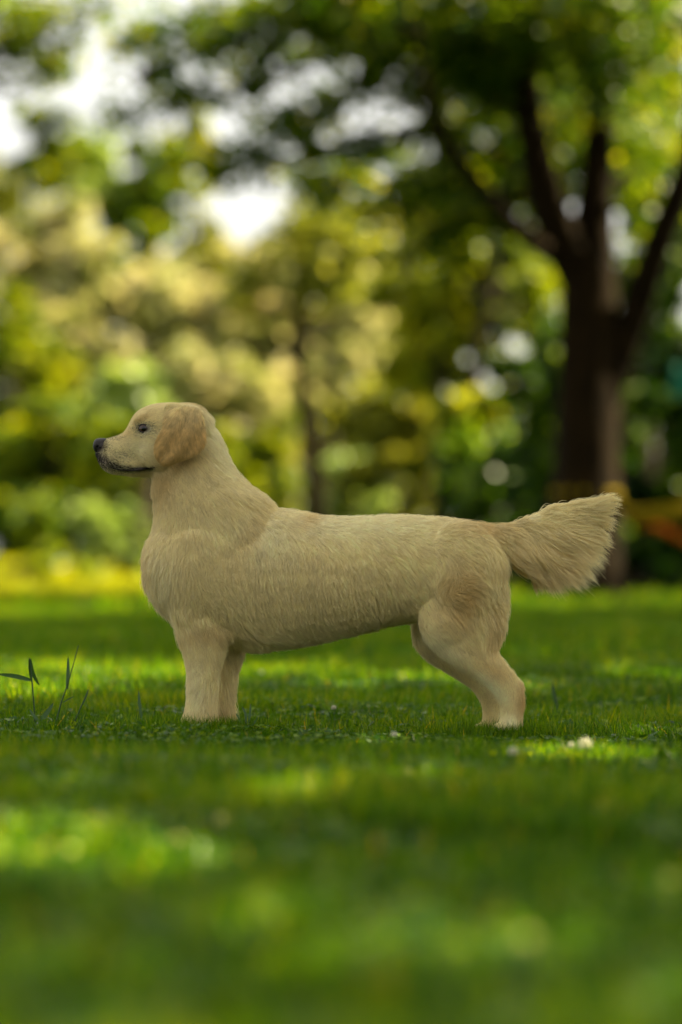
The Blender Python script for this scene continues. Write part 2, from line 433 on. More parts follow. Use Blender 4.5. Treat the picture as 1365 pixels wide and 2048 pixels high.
# --- the big dark forked tree on the right, 30 m away
Yt = 30.0
bt = P(1165, 1210, Yt); bt[2] = 0.0
big_limbs = [
    [pl(1165, 560, Yt, .17), pl(1105, 420, 29.8, .15), pl(1062, 250, 29.5, .12), pl(1040, 100, 29.2, .10), pl(1010, -60, 29, .07), pl(960, -300, 28.5, .03)],
    [pl(1195, 830, Yt, .14), pl(1265, 650, 30, .13), pl(1320, 480, 29.6, .115), pl(1375, 330, 29.3, .10), pl(1430, 100, 29, .06), pl(1500, -200, 28.5, .03)],
    [pl(1130, 525, Yt, .075), pl(1040, 460, 29.4, .07), pl(950, 360, 28.8, .06), pl(885, 270, 28.4, .05), pl(850, 170, 28.2, .035), pl(840, 60, 28, .015)],
    [pl(1060, 245, 29.5, .055), pl(960, 170, 29.6, .05), pl(850, 100, 29.8, .045), pl(700, 60, 30, .035), pl(560, 40, 30.2, .022), pl(430, 20, 30.4, .01)],
    [pl(890, 275, 29.5, .028), pl(760, 262, 29.6, .024), pl(620, 300, 29.8, .018), pl(520, 330, 29.9, .012), pl(430, 355, 30, .006)],
    [pl(1195, 180, 30, .06), pl(1130, 40, 30.3, .05), pl(1060, -120, 30.6, .03)],
]
big_blobs = []
SPRAYS = [[(905, 170), (760, 160), (620, 220), (520, 290), (440, 335)], [(880, 268), (700, 290), (560, 325), (430, 360)], [(760, 110), (600, 130), (480, 175), (400, 165), (330, 200), (230, 225)],
          [(700, 55), (520, 60), (380, 100), (280, 150)], [(640, 250), (560, 235), (500, 225)], [(720, 60), (560, 20), (420, 30), (300, 60), (250, 90)], [(930, 330), (820, 370), (740, 420)],
          [(1010, 430), (930, 440), (860, 480)], [(860, 60), (700, 100), (560, 90), (470, 120)], [(880, 350), (780, 372), (690, 350), (590, 345)], [(800, 300), (700, 330), (640, 400)]]
for i_, sp in enumerate(SPRAYS):
    Yq = 29.4 + .25 * i_
    big_limbs.append([pl(a_[0], a_[1], Yq, .028 - .024 * j_ / (len(sp) - 1)) for j_, a_ in enumerate(sp)])
    for q_ in catmull(np.array(sp, float), 3 * len(sp)): big_blobs.append(pb(q_[0], q_[1] + 6, Yq, 26, 17, .35))
def bb(px, py, Y, rx, ry, rd=0.7): big_blobs.append(pb(px, py, Y, rx, ry, rd))
for a in [(820, 50, 29, 200, 70, 1.0), (1000, 130, 29.5, 130, 90, .9), (1180, 80, 29, 200, 120, 1.0), (1050, -60, 29, 330, 130, 2.2), (700, -40, 30, 260, 110, 1.5), (1250, 60, 29, 150, 200, 1.5), (950, 80, 30, 150, 110, 1.3),
          (1130, 250, 31.5, 160, 200, 1.2), (1290, 330, 31, 110, 240, 1.2), (780, 70, 30, 160, 70, .9), (600, 40, 30, 130, 60, .8), (980, 300, 31, 130, 130, .8),
          (850, 190, 30, 90, 35, .6),
          (400, 60, 30.5, 60, 35, .5), (330, 150, 30.5, 50, 30, .4),
          (860, 380, 31, 60, 40, .5)]: bb(*a)
root = tree(bt, 'big forked shade tree with dark trunk at the right, behind the dog', big_blobs, 20500, 0.115, M_big, trunk_r=.23, clump=0.13, bark=M_bark,
     seed=21, trunk=[(bt[0] - .02, 30, -.1, .42), pl(1168, 1120, Yt, .31), pl(1172, 950, Yt, .262), pl(1175, 750, Yt, .245), pl(1178, 560, Yt, .205), pl(1195, 350, Yt, .13), pl(1205, 180, 30, .11), pl(1215, 0, 30, .08), pl(1220, -300, 30, .04)],
     limbs=big_limbs, branches=60, tb=0.50, shell=0.05, per=14)
# upper crown, above the picture
# --- sprays of the tree that leans in from the left, above the picture
tl = np.array([-5.6, 27.0, 0.0])
tree(tl, 'leafy tree leaning in from beyond the left edge, sprays against the sky', [pb(60, 40, 27, 120, 60, .6), pb(90, 130, 27, 60, 50, .3), pb(60, 100, 27, 70, 60, .3), pb(200, 20, 27, 60, 40, .3),
     pb(30, 170, 27, 40, 25, .2), pb(-180, -60, 27, 200, 150, 1.0)], 3800, 0.09, M_green, trunk_r=.16, clump=0.13, bark=M_bark, seed=33,
     gaps=True, branches=60, shell=0.1, per=22, tb=0.42)

# --- crowns overhead that keep the dog in the shade (trunks stand right of the picture)
def shade_tree(base, label, blobs, n, seed):
    tree(base, label, blobs, n, 0.17, M_green, trunk_r=.22, clump=0.45, bark=M_bark, seed=seed, gaps=True, branches=40, shell=0.0, tb=0.4, group=None, flat=0.6, per=50)
shade_tree((8.6, 12.5, 0), 'broad shade tree just beyond the right edge, crown over the dog',
           [(6.2, 11.2, 5.6, 3.6, 3.6, 1.2), (8.6, 12.5, 6.6, 3.5, 3.5, 1.8), (6.0, 7.6, 5.2, 3.2, 2.8, 1.0), (6.8, 14.5, 6.0, 3.8, 3.0, 1.4)], 58000, 41)
shade_tree((9.6, 21.5, 0), 'second shade tree beyond the right edge, between the dog and the forked tree',
           [(6.8, 19.5, 6.4, 4.4, 4.0, 1.3), (9.6, 21.5, 7.2, 3.8, 3.5, 1.8), (6.5, 24.5, 6.8, 4.4, 3.2, 1.2), (9.5, 27.5, 7.2, 4.5, 4.0, 1.6)], 48000, 43)
shade_tree((13.5, 40, 0), 'tall tree beyond the right edge, shading the hedge',  # out of view, put in to darken the hedge
           [(11.0, 38, 6.5, 4, 5, 3.5), (13.5, 42, 7, 5, 5, 4), (9.6, 35, 6.0, 3.4, 4, 2.8)], 18000, 47)

# --- unseen trees added behind the camera to block low sky light on the dog
for i, (x_, y_, h_) in enumerate([(-11, -7, 5.2), (-5.5, -9, 6.0), (0.5, -10, 5.6), (6, -9, 6.2), (11, -6, 5.6)]):
    tree((x_, y_, 0), ['round green tree far left, on the photographer’s side', 'green tree left of the path behind the photographer', 'green tree straight behind the photographer',
         'green tree right of the one behind the photographer', 'wide green tree at the near right corner of the lawn'][i],
         [(x_, y_, h_ * .55, 3.2, 2.6, h_ * .42), (x_ + 1.2, y_ + .4, h_ * .4, 2.2, 2, h_ * .3), (x_ - 1.3, y_, h_ * .35, 2.0, 2, h_ * .3)], 5000, .3, M_green, trunk_r=.16, clump=.4, bark=M_bark, seed=300 + i, branches=6, per=30)

# --- slim young tree left of the middle
Ys = 40.0
b0 = P(632, 1190, Ys); b0[2] = 0
tree(b0, 'slim young tree with a thin dark trunk behind the dog’s neck', [pb(610, 470, Ys, 55, 90, .4), pb(640, 560, Ys, 90, 50, .5), pb(700, 490, Ys, 70, 60, .4),
     pb(600, 400, Ys, 35, 40, .2), pb(500, 570, Ys, 30, 35, .2)], 1500, 0.13, M_olive, trunk_r=.1, clump=0.16, bark=M_bark, seed=51,
     trunk=[(b0[0], Ys, -.1, .12), pl(632, 1000, Ys, .10), pl(612, 850, Ys, .085), pl(604, 700, Ys, .07), pl(602, 550, Ys, .05), pl(600, 360, Ys, .015)],
     limbs=[[pl(606, 740, Ys, .05), pl(560, 680, Ys, .04), pl(515, 620, Ys, .02)], [pl(604, 660, Ys, .03), pl(650, 590, Ys, .02), pl(700, 520, Ys, .01)]], branches=24, shell=0.1, per=20)

# --- the far edge of the park
r_ = np.random.default_rng(3); nb_ = 46
fb = [(xx, 135 + r_.uniform(-4, 4), r_.uniform(2.5, 4.5), 3.2, 2.5, r_.uniform(4, 6)) for xx in np.linspace(-40, 40, nb_)]
V, Q, t_, _ = crown(fb, 26000, 0.75, 0.7, None, False, .3, 9, .35, .2, 30)
tag(obj('distant_woodland', mesh_np('distant_woodland', V, Q, M_green, False, fattr={'tint': t_})), 'far off dark green woodland closing the park', 'woodland', kind='stuff')

# --- background trees and bushes, far to near
def blobby(px, py, Y, rx, ry, k, seed, d=1.0):
    """a crown of k uneven lobes filling an ellipse round (px,py)"""
    r = np.random.default_rng(seed); out_ = [pb(px, py, Y, rx * .6, ry * .6, rx * .6 * Y / F * d)]
    for i in range(k):
        a = r.uniform(0, 6.28); q = r.uniform(.35, .95); s = r.uniform(.12, .34)
        out_.append(pb(px + rx * q * math.cos(a), py + ry * q * math.sin(a), Y + r.uniform(-1.6, 1.6), rx * s, max(ry, rx) * s * .8, rx * .3 * Y / F * d))
    return out_
def bg(px, py, Y, rx, ry, n, mat, label, seed, size=0.22, k=16, tb=0.45, cat='tree', name='tree', tr=.14, clump=None, branches=6):
    b = P(px, 1105, Y); b[2] = 0
    tree(b, label, blobby(px, py, Y, rx, ry, k, seed), n, size, mat, trunk_r=tr, clump=clump or rx * .075 * Y / F, seed=seed, tb=tb, cat=cat, name=name, branches=branches, shell=.3, per=34)
T_ = 'background trees across the park'
bg(60, 720, 92, 210, 360, 9000, M_olive, 'tall olive tree at the far left of the background', 61, .3)
bg(250, 830, 96, 240, 330, 8000, M_pale, 'pale green tree far back, behind the dog’s head', 62, .3)
bg(480, 830, 98, 230, 330, 8000, M_olive, 'far olive tree behind the slim young tree', 63, .3)
bg(730, 790, 96, 240, 400, 9000, M_olive, 'far olive tree left of the forked trunk', 64, .3)
bg(390, 540, 82, 100, 110, 5000, M_olive, 'hazy olive treetop left of the low sky gap', 123, .28)
bg(640, 560, 88, 130, 190, 6000, M_olive, 'hazy olive treetop right of the low sky gap', 121, .28)
bg(790, 520, 86, 120, 200, 6000, M_yellow, 'yellow olive treetop under the bright sky speckles', 122, .28, tb=.3)
bg(-40, 430, 84, 120, 190, 5500, M_olive, 'olive tree cut by the left edge, level with the sky gap', 65, .26)
bg(95, 310, 78, 80, 95, 5500, M_green, 'round dark green treetop at the upper left', 66, .24)
bg(195, 340, 88, 75, 95, 4500, M_pale, 'pale rounded treetop beside the dark one at the upper left', 67, .26)
bg(300, 405, 72, 100, 140, 7500, M_green, 'dark green tree rising highest at the left, lit on its right', 68, .24, tb=.35)
bg(375, 320, 74, 60, 130, 4600, M_yellow, 'yellow lit treetop rising into the sky gap', 69, .24)  # yellow colour stands in for sun on the dark tree's right side
bg(110, 570, 66, 180, 210, 9500, M_cream, 'cream blossoming tree at the left, above the dog’s nose', 70, .2)
bg(330, 630, 64, 210, 190, 10500, M_cream, 'cream blossoming tree directly above the dog’s head', 71, .2)
bg(540, 620, 65, 130, 170, 6000, M_cream, 'cream blossoming tree left of the slim young tree', 72, .2)
bg(690, 660, 64, 110, 160, 5500, M_cream, 'cream blossoming tree right of the slim young tree', 73, .2)
bg(480, 820, 58, 150, 140, 6000, M_cream, 'low cream shrub behind the dog’s neck', 74, .2, cat='shrub', name='shrub')
bg(90, 770, 56, 70, 90, 4000, M_yellow, 'bright yellow green bush at the left edge, level with the dog’s eye', 75, .2, cat='bush', name='bush')
bg(20, 660, 58, 60, 80, 2500, M_green, 'green bush cut by the left edge, above the bright yellow one', 76, .2, cat='bush', name='bush')
bg(250, 800, 55, 120, 80, 4500, M_pale, 'pale green bush just above the dog’s muzzle', 77, .2, cat='bush', name='bush')
bg(150, 960, 50, 190, 150, 7500, M_green, 'green bush in front of the dog’s muzzle', 78, .18, cat='bush', name='bush', tb=.5)
bg(40, 1060, 46, 110, 110, 4200, M_green, 'low dark bush at the left edge beside the sunlit grass', 79, .18, cat='bush', name='bush', tb=.35)
bg(230, 1080, 46, 90, 80, 3500, M_pale, 'small pale bush in front of the dog’s chest', 80, .18, cat='bush', name='bush')
bg(60, 1150, 38, 90, 45, 2500, M_yellow, 'low yellow shrub on the sunlit grass at the left edge', 81, .14, cat='shrub', name='shrub')
bg(190, 1165, 40, 80, 35, 2200, M_yellow, 'low yellow shrub on the sunlit grass before the dog’s chest', 82, .14, cat='shrub', name='shrub')
bg(520, 950, 52, 120, 120, 4500, M_yellow, 'yellow green bush over the dog’s withers', 83, .18, cat='bush', name='bush', tb=.35)
bg(700, 1010, 50, 110, 90, 3800, M_pale, 'pale bush over the middle of the dog’s back', 84, .18, cat='bush', name='bush')
bg(800, 860, 47, 150, 190, 7500, M_olive, 'olive green bush over the dog’s back', 85, .16, cat='bush', name='bush')
bg(880, 640, 45, 130, 170, 8000, M_yellow, 'yellow green sunlit tree left of the forked trunk', 86, .16, tb=.5)
bg(1010, 570, 44, 130, 190, 6500, M_yellow, 'yellow green tree directly behind the fork’s left branch', 87, .18, tb=.35)
bg(940, 850, 42, 110, 120, 5000, M_yellow, 'bright lime bush between the dog’s back and the forked trunk', 88, .15, cat='bush', name='bush')
bg(1010, 960, 40, 130, 150, 6000, M_dark, 'dark glossy bush left of the forked trunk', 89, .13, cat='bush', name='bush', tb=.5)
bg(840, 440, 52, 120, 150, 3600, M_olive, 'thin olive tree under the sky gaps', 90, .18, tb=.5)
bg(1080, 300, 50, 200, 330, 9000, M_big, 'green tree filling the fork of the big trunk', 91, .18, tb=.55)
bg(1330, 330, 46, 150, 380, 9000, M_big, 'leafy green tree high at the right edge', 92, .17, tb=.5)
bg(1310, 180, 52, 60, 110, 1500, M_yellow, 'sunlit yellow treetop glimpsed at the upper right edge', 93, .17, tb=.7)  # bright yellow leaves imitate a glint of sun
# the dark ivy-like hedge behind the big trunk
for i, (px, py, Y, rx, ry, lab) in enumerate([
        (1110, 760, 36, 110, 230, 'dark leafy tree directly behind the forked trunk'),
        (1200, 900, 37.5, 120, 220, 'dark leafy thicket filling the space right of the trunk'),
        (1290, 620, 36, 110, 300, 'dark leafy tree behind the right fork'),
        (1420, 800, 35, 120, 330, 'dark leafy tree cut by the right edge')]):
    bg(px, py, Y, rx, ry, 8500, M_dark, lab, 101 + i, .12, tb=.5)
for i, (px, py, Y, rx, ry, lab) in enumerate([
        (1075, 1080, 36, 110, 120, 'low dark hedge bush left of the trunk foot'),
        (1270, 1060, 35, 120, 150, 'low dark hedge bush right of the trunk foot, under the yellow webbing'),
        (1440, 1090, 35, 110, 130, 'low dark hedge bush cut by the right edge')]):
    bg(px, py, Y, rx, ry, 7000, M_dark, lab, 111 + i, .11, cat='bush', name='bush', tb=.3)

# --- yellow webbing and red strap by the trunk, teal cloth
M_webY = plain_mat('yellow_webbing', (0.15, 0.10, 0.003), (0.21, 0.15, 0.004), scale=30, rough=0.9, spec=.05)
M_webR = plain_mat('red_webbing', (0.26, 0.055, 0.006), (0.34, 0.08, 0.008), scale=30, rough=0.9, spec=.05)
M_teal = plain_mat('teal_cloth', (0.005, 0.11, 0.06), (0.01, 0.17, 0.10), scale=20, rough=0.7)
def ribbon(pts, wid, thick, n=24, twist=0.0):
    C = catmull(np.array(pts, float), n); T = np.gradient(C, axis=0); T /= np.linalg.norm(T, axis=1)[:, None]
    up = np.tile(np.array([0, 0, 1.0]), (n, 1)); sd = np.cross(T, up); sd /= np.linalg.norm(sd, axis=1)[:, None]
    a = twist * np.sin(np.linspace(0, 5, n))[:, None]
    u = up * np.cos(a) + sd * np.sin(a); v = np.cross(T, u)
    V = np.stack([C - u * wid / 2 - v * thick / 2, C + u * wid / 2 - v * thick / 2, C + u * wid / 2 + v * thick / 2, C - u * wid / 2 + v * thick / 2], 1).reshape(-1, 3)
    i = np.arange(n - 1)[:, None] * 4; j = np.arange(4)[None]
    Q = np.stack([i + j, i + (j + 1) % 4, i + 4 + (j + 1) % 4, i + 4 + j], -1).reshape(-1, 4)
    return V, np.vstack([Q, [[3, 2, 1, 0]], [[4 * n - 4, 4 * n - 3, 4 * n - 2, 4 * n - 1]]])
wy = empty('webbing_sling', P(1230, 1030, 29.4), 'yellow webbing wrapped round the dark trunk and running off to the right', 'webbing')
og = P(1230, 1030, 29.4)
tcx, tcy = P(1172, 985, 30)[0], 30.0
zz = P(0, 985, 30)[2]
th = np.linspace(math.radians(-200), math.radians(20), 14)
V, Q = ribbon([(tcx + .262 * math.cos(a), tcy + .262 * math.sin(a), zz - .02 * i / 13) for i, a in enumerate(th)], .065, .012, 40)
obj('wrap', mesh_np('wrap', V, Q, M_webY, True, org=og), wy)
V, Q = ribbon([P(1235, 1003, 29.9), P(1265, 1032, 29.4), P(1310, 1030, 29.1), P(1370, 1020, 28.9), P(1470, 1005, 28.7)], .13, .012, 30, .5)
obj('band', mesh_np('band', V, Q, M_webY, True, org=og), wy)
wr = empty('strap', P(1330, 1055, 29.3), 'dull red strap hanging under the yellow webbing at the right edge', 'strap')
V, Q = ribbon([P(1262, 1042, 29.5), P(1300, 1052, 29.4), P(1345, 1068, 29.3), P(1400, 1095, 29.2), P(1460, 1120, 29.2)], .06, .012, 30, .4)
obj('band', mesh_np('band', V, Q, M_webR, True, org=P(1330, 1055, 29.3)), wr)
cl = empty('cloth', P(1362, 760, 29.2), 'small teal cloth hanging from the right fork at the right edge', 'cloth')
xs, zs = np.meshgrid(np.linspace(-.07, .16, 14), np.linspace(-.13, .13, 12))
V = np.stack([xs + .01 * np.sin(zs * 30), .03 * np.sin(xs * 40 + zs * 9), zs], -1).reshape(-1, 3)
ii = (np.arange(11)[:, None] * 14 + np.arange(13)[None]).ravel()
obj('fabric', mesh_np('fabric', V, np.stack([ii, ii + 1, ii + 15, ii + 14], -1), M_teal, True), cl)
obj('cord', (lambda b: (b.add(*tube([(0, 0, .13), (.005, .03, .5), (.0, .1, 1.0)], [.008, .008, .008], 6)), b.mesh('cord', M_bark, True))[1])(Bag()), cl)
# ------------------------------------------------------------------ the dog
YD = 9.0
K9 = YD / F
ORG = np.array([0.0, YD, 0.0])
def dp(px, py, yo=0.0):
    """dog space: photo pixel at the dog, yo = sideways offset in pixels (minus = towards the camera)"""
    Y = YD + yo * K9
    return P(px, py, Y)

def ring(c, u, v, ru, rv, n=28, sq=2.0, low=1.0):
    th = np.linspace(0, 2 * math.pi, n, endpoint=False)
    cu, sv = np.cos(th), np.sin(th)
    e = 2.0 / sq
    a = np.sign(cu) * np.abs(cu) ** e; b = np.sign(sv) * np.abs(sv) ** e
    wv = np.where(b < 0, 1 - (1 - low) * np.abs(b), 1.0)
    return c + np.outer(a * wv * rv, v) + np.outer(b * ru, u)

def loft(rings_):
    n = len(rings_[0]); m = len(rings_)
    V = np.vstack(rings_)
    i = np.arange(m - 1)[:, None] * n; j = np.arange(n)[None]; j2 = (j + 1) % n
    Q = np.stack([i + j, i + j2, i + n + j2, i + n + j], -1).reshape(-1, 4)
    V = np.vstack([V, rings_[0].mean(0), rings_[-1].mean(0)])
    a, b = len(V) - 2, len(V) - 1; j = np.arange(n); j2 = (j + 1) % n
    T = np.vstack([np.stack([np.full(n, a), j2, j], -1), np.stack([np.full(n, b), (m - 1) * n + j, (m - 1) * n + j2], -1)])
    return V, Q, T

UX, UY, UZ = np.eye(3)
def vloft(rows, yc=0.0, steps=5, sq=2.0, low=1.0):
    """rows: (px, top, bottom, halfwidth[, yc]) vertical slices along x"""
    R = np.array([list(r) + [yc] * (5 - len(r)) for r in rows], float)
    R = catmull(R, (len(R) - 1) * steps + 1)
    out_ = []
    for px, t, b, hw, yo in R:
        c = dp(px, (t + b) / 2, yo)
        out_.append(ring(c, UZ, UY, max(1, (b - t) / 2) * K9, max(1, hw) * K9, sq=sq, low=low))
    return loft(out_)
def hloft(rows, yc=0.0, steps=5, sq=2.0):
    """rows: (py, left, right, halfwidth[, yc]) horizontal slices along z"""
    R = np.array([list(r) + [yc] * (5 - len(r)) for r in rows], float)
    R = catmull(R, (len(R) - 1) * steps + 1)
    out_ = []
    for py, l, r_, hw, yo in R:
        c = dp((l + r_) / 2, py, yo)
        out_.append(ring(c, UX, UY, max(1, (r_ - l) / 2) * K9, max(1, hw) * K9, sq=sq))
    return loft(out_)
def ell(px, py, yo, rx, rz, ry, rot=0.0, n=20):
    th = np.linspace(0, math.pi, n // 2 + 1)[1:-1]; ph = np.linspace(0, 2 * math.pi, n, endpoint=False)
    c = dp(px, py, yo); rr = []
    cr_, sr_ = math.cos(rot), math.sin(rot)
    for t in th:
        x = math.cos(t) * rx * K9 * np.ones(n); y_ = np.sin(t) * np.cos(ph) * ry * K9; z = np.sin(t) * np.sin(ph) * rz * K9
        rr.append(c + np.stack([x * cr_ - z * sr_, y_, x * sr_ + z * cr_], -1))
    return loft(rr)

D = Bag()
# trunk
D.add(*vloft([(292, 1095, 1160, 34), (306, 1068, 1192, 62), (330, 1046, 1222, 84), (370, 1030, 1262, 98), (430, 1016, 1282, 108), (500, 1016, 1300, 106),
              (548, 1016, 1297, 110), (590, 1023, 1292, 113), (660, 1035, 1279, 111), (740, 1034, 1258, 98), (800, 1032, 1244, 86), (860, 1035, 1246, 88), (920, 1041, 1262, 92),
              (965, 1053, 1250, 80), (992, 1078, 1220, 56), (1003, 1110, 1180, 30)]))
# neck
D.add(*hloft([(845, 350, 420, 40), (865, 340, 434, 48), (885, 330, 444, 54), (915, 316, 456, 62), (945, 306, 474, 69), (975, 304, 503, 77), (1000, 308, 538, 85),
              (1040, 310, 568, 92), (1080, 303, 600, 96), (1130, 300, 590, 94), (1180, 318, 550, 86)]))
# head: skull and muzzle
D.add(*vloft([(195, 885, 918, 14), (203, 880, 934, 22), (215, 877, 944, 28), (230, 873, 949, 32), (246, 867, 950, 34), (256, 854, 952, 38), (264, 838, 953, 42), (276, 823, 953, 48),
              (296, 812, 953, 55), (318, 807, 952, 61), (345, 806, 947, 63), (372, 808, 932, 61), (396, 814, 912, 55), (418, 832, 892, 40)], sq=2.35, low=.74))
# flews, cheeks, brow
for s in (-1, 1):
    D.add(*ell(236, 921, s * 20, 34, 20, 15, -0.1)); D.add(*ell(268, 928, s * 26, 30, 15, 15, -.15))
    D.add(*ell(322, 900, s * 42, 44, 42, 20)); D.add(*ell(283, 838, s * 34, 18, 11, 13, .5))
    D.add(*ell(214, 909, s * 14, 17, 20, 14)); D.add(*ell(352, 818, s * 46, 24, 12, 14, -.2))
# ears: hanging flaps, front edge standing off the cheek
E = Bag()
for s in (-1, 1):
    rows = [(811, 356, 388, 9, 40), (819, 340, 400, 9, 56), (832, 333, 405, 8, 68), (850, 329, 408, 7, 78), (868, 320, 410, 6.5, 85), (885, 313, 409, 6.5, 90),
            (900, 311, 398, 6.5, 93), (912, 313, 380, 6.5, 95), (922, 319, 358, 6, 95), (929, 327, 343, 4, 94)]
    R_ = catmull(np.array(rows, float), 46); rr_ = []
    for py, l, r_, hw, yo in R_:
        q = ring(dp((l + r_) / 2, py, s * yo), UX, UY, (r_ - l) / 2 * K9, hw * K9, n=40)
        xx = (q[:, 0] - q[:, 0].mean()) / K9
        q[:, 1] += s * K9 * (-.10 * xx - .0035 * xx ** 2 + 2.2 * np.sin(xx * .16 + py * .05))
        rr_.append(q)
    E.add(*loft(rr_))
# shoulders and front legs
for s in (-1, 1):
    dx = 0 if s < 0 else 38
    D.add(*ell(418, 1135, s * 64, 94, 108, 43, -.5)); D.add(*ell(448 + dx * .8, 1256, s * 55, 24, 24, 20, -.4)); D.add(*ell(384, 1190, s * 54, 50, 74, 38, .1))
    D.add(*ell(462, 1070, s * 46, 66, 50, 38, -.6))
    D.add(*hloft([(1170, 346 + dx * .3, 455 + dx * .3, 36), (1225, 345 + dx * .5, 462 + dx * .5, 36), (1268, 356 + dx * .8, 460 + dx * .8, 32), (1300, 366 + dx, 450 + dx, 28),
                  (1340, 374 + dx, 438 + dx, 25), (1380, 374 + dx, 432 + dx, 24), (1412, 372 + dx, 430 + dx, 25), (1434, 366 + dx, 432 + dx, 27),
                  (1450, 362 + dx, 434 + dx, 29), (1458, 366 + dx, 430 + dx, 26)], yc=s * 50))
    for k in (-1.5, -.5, .5, 1.5):
        D.add(*ell(366 + dx + abs(k) * 4, 1448, s * 50 + k * 12, 13, 10, 8))
# hind legs
for s in (-1, 1):
    dx = 0 if s < 0 else -36
    D.add(*ell(928, 1150, s * 58, 80, 108, 46, .15)); D.add(*ell(902, 1240, s * 55, 60, 62, 37, -.3)); D.add(*ell(1034 + dx, 1378, s * 52, 13, 20, 13, -.3))
    D.add(*hloft([(1120, 862, 1000, 38), (1180, 846, 1012, 42), (1235, 838 + dx * .3, 1012 + dx * .1, 38), (1275, 852 + dx * .7, 1003 + dx * .5, 33), (1300, 874 + dx, 996 + dx, 29),
                  (1325, 902 + dx, 1010 + dx, 25), (1350, 940 + dx, 1032 + dx, 22), (1375, 976 + dx, 1045 + dx, 20), (1400, 996 + dx, 1048 + dx, 19),
                  (1425, 1002 + dx, 1045 + dx, 19), (1442, 1000 + dx, 1044 + dx, 22), (1454, 994 + dx, 1044 + dx, 25), (1461, 996 + dx, 1038 + dx, 22)], yc=s * 52))
    for k in (-1.5, -.5, .5, 1.5):
        D.add(*ell(994 + dx + abs(k) * 3, 1454, s * 52 + k * 11, 11, 8, 7))
# tail: bone above, flesh of the plume tapering below
D.add(*vloft([(950, 1045, 1100, 34), (985, 1050, 1104, 30), (1020, 1048, 1126, 22), (1055, 1034, 1136, 18), (1100, 1014, 1124, 14), (1145, 1004, 1096, 12),
              (1180, 998, 1064, 10), (1203, 994, 1038, 8), (1218, 992, 1010, 5)]))

def remeshed(bag, vox, it):
    tmp = bpy.data.objects.new('tmp_body', bag.mesh('tmp_body', None, True)); COL.objects.link(tmp)
    md = tmp.modifiers.new('r', 'REMESH'); md.mode = 'VOXEL'; md.voxel_size = vox
    sm = tmp.modifiers.new('s', 'SMOOTH'); sm.factor = 0.5; sm.iterations = it
    dg = bpy.context.evaluated_depsgraph_get(); dg.update()
    me0 = bpy.data.meshes.new_from_object(tmp.evaluated_get(dg))
    bpy.data.objects.remove(tmp)
    V = np.empty(len(me0.vertices) * 3, np.float32); me0.vertices.foreach_get('co', V)
    me0.calc_loop_triangles()
    T = np.empty(len(me0.loop_triangles) * 3, np.int32); me0.loop_triangles.foreach_get('vertices', T)
    bpy.data.meshes.remove(me0)
    return V.reshape(-1, 3).astype(float), T.reshape(-1, 3)
BV, BT = remeshed(D, 0.0042, 13)
EV, ET = remeshed(E, 0.0022, 3)
n_body = len(BV)
BT = np.vstack([BT, ET + n_body]); BV = np.vstack([BV, EV]); nv = len(BV)
def vnormals(V, T):
    fn = np.cross(V[T[:, 1]] - V[T[:, 0]], V[T[:, 2]] - V[T[:, 0]]); N = np.zeros_like(V)
    for k in range(3): np.add.at(N, T[:, k], fn)
    return N / (np.linalg.norm(N, axis=1)[:, None] + 1e-12), fn
# eye sockets: press the surface in a little round each eye
EYE = (291, 859)
def topx(V): 
    Yv = V[:, 1]
    return V[:, 0] / Yv * F + 682.5, 1105 + (CAMH - V[:, 2]) / Yv * F
# dog-space px (all at the mid plane scale) used for maps
def mapxy(V): return V[:, 0] / K9 + 682.5, 1105 + (CAMH - V[:, 2]) / K9
mx_, my_ = mapxy(BV)
BN, _ = vnormals(BV, BT)
sock = np.exp(-(((mx_ - EYE[0]) / 13) ** 2 + ((my_ - EYE[1]) / 9) ** 2)) * (np.abs(BV[:, 1] - YD) > 0.02)
BV -= BN * (sock * 0.004)[:, None]
BN, BFN = vnormals(BV, BT)
bvh = BVHTree.FromPolygons([tuple(v) for v in BV], [tuple(t) for t in BT.tolist()])
def surf(px, py, side=-1):
    """near (side -1) or far (side 1) surface of the dog at a mid-plane pixel"""
    c = P(px, py, YD)
    h = bvh.ray_cast(Vector((c[0], YD + side * 0.6, c[2])), Vector((0, -side, 0)))
    return np.array(h[0]), np.array(h[1])

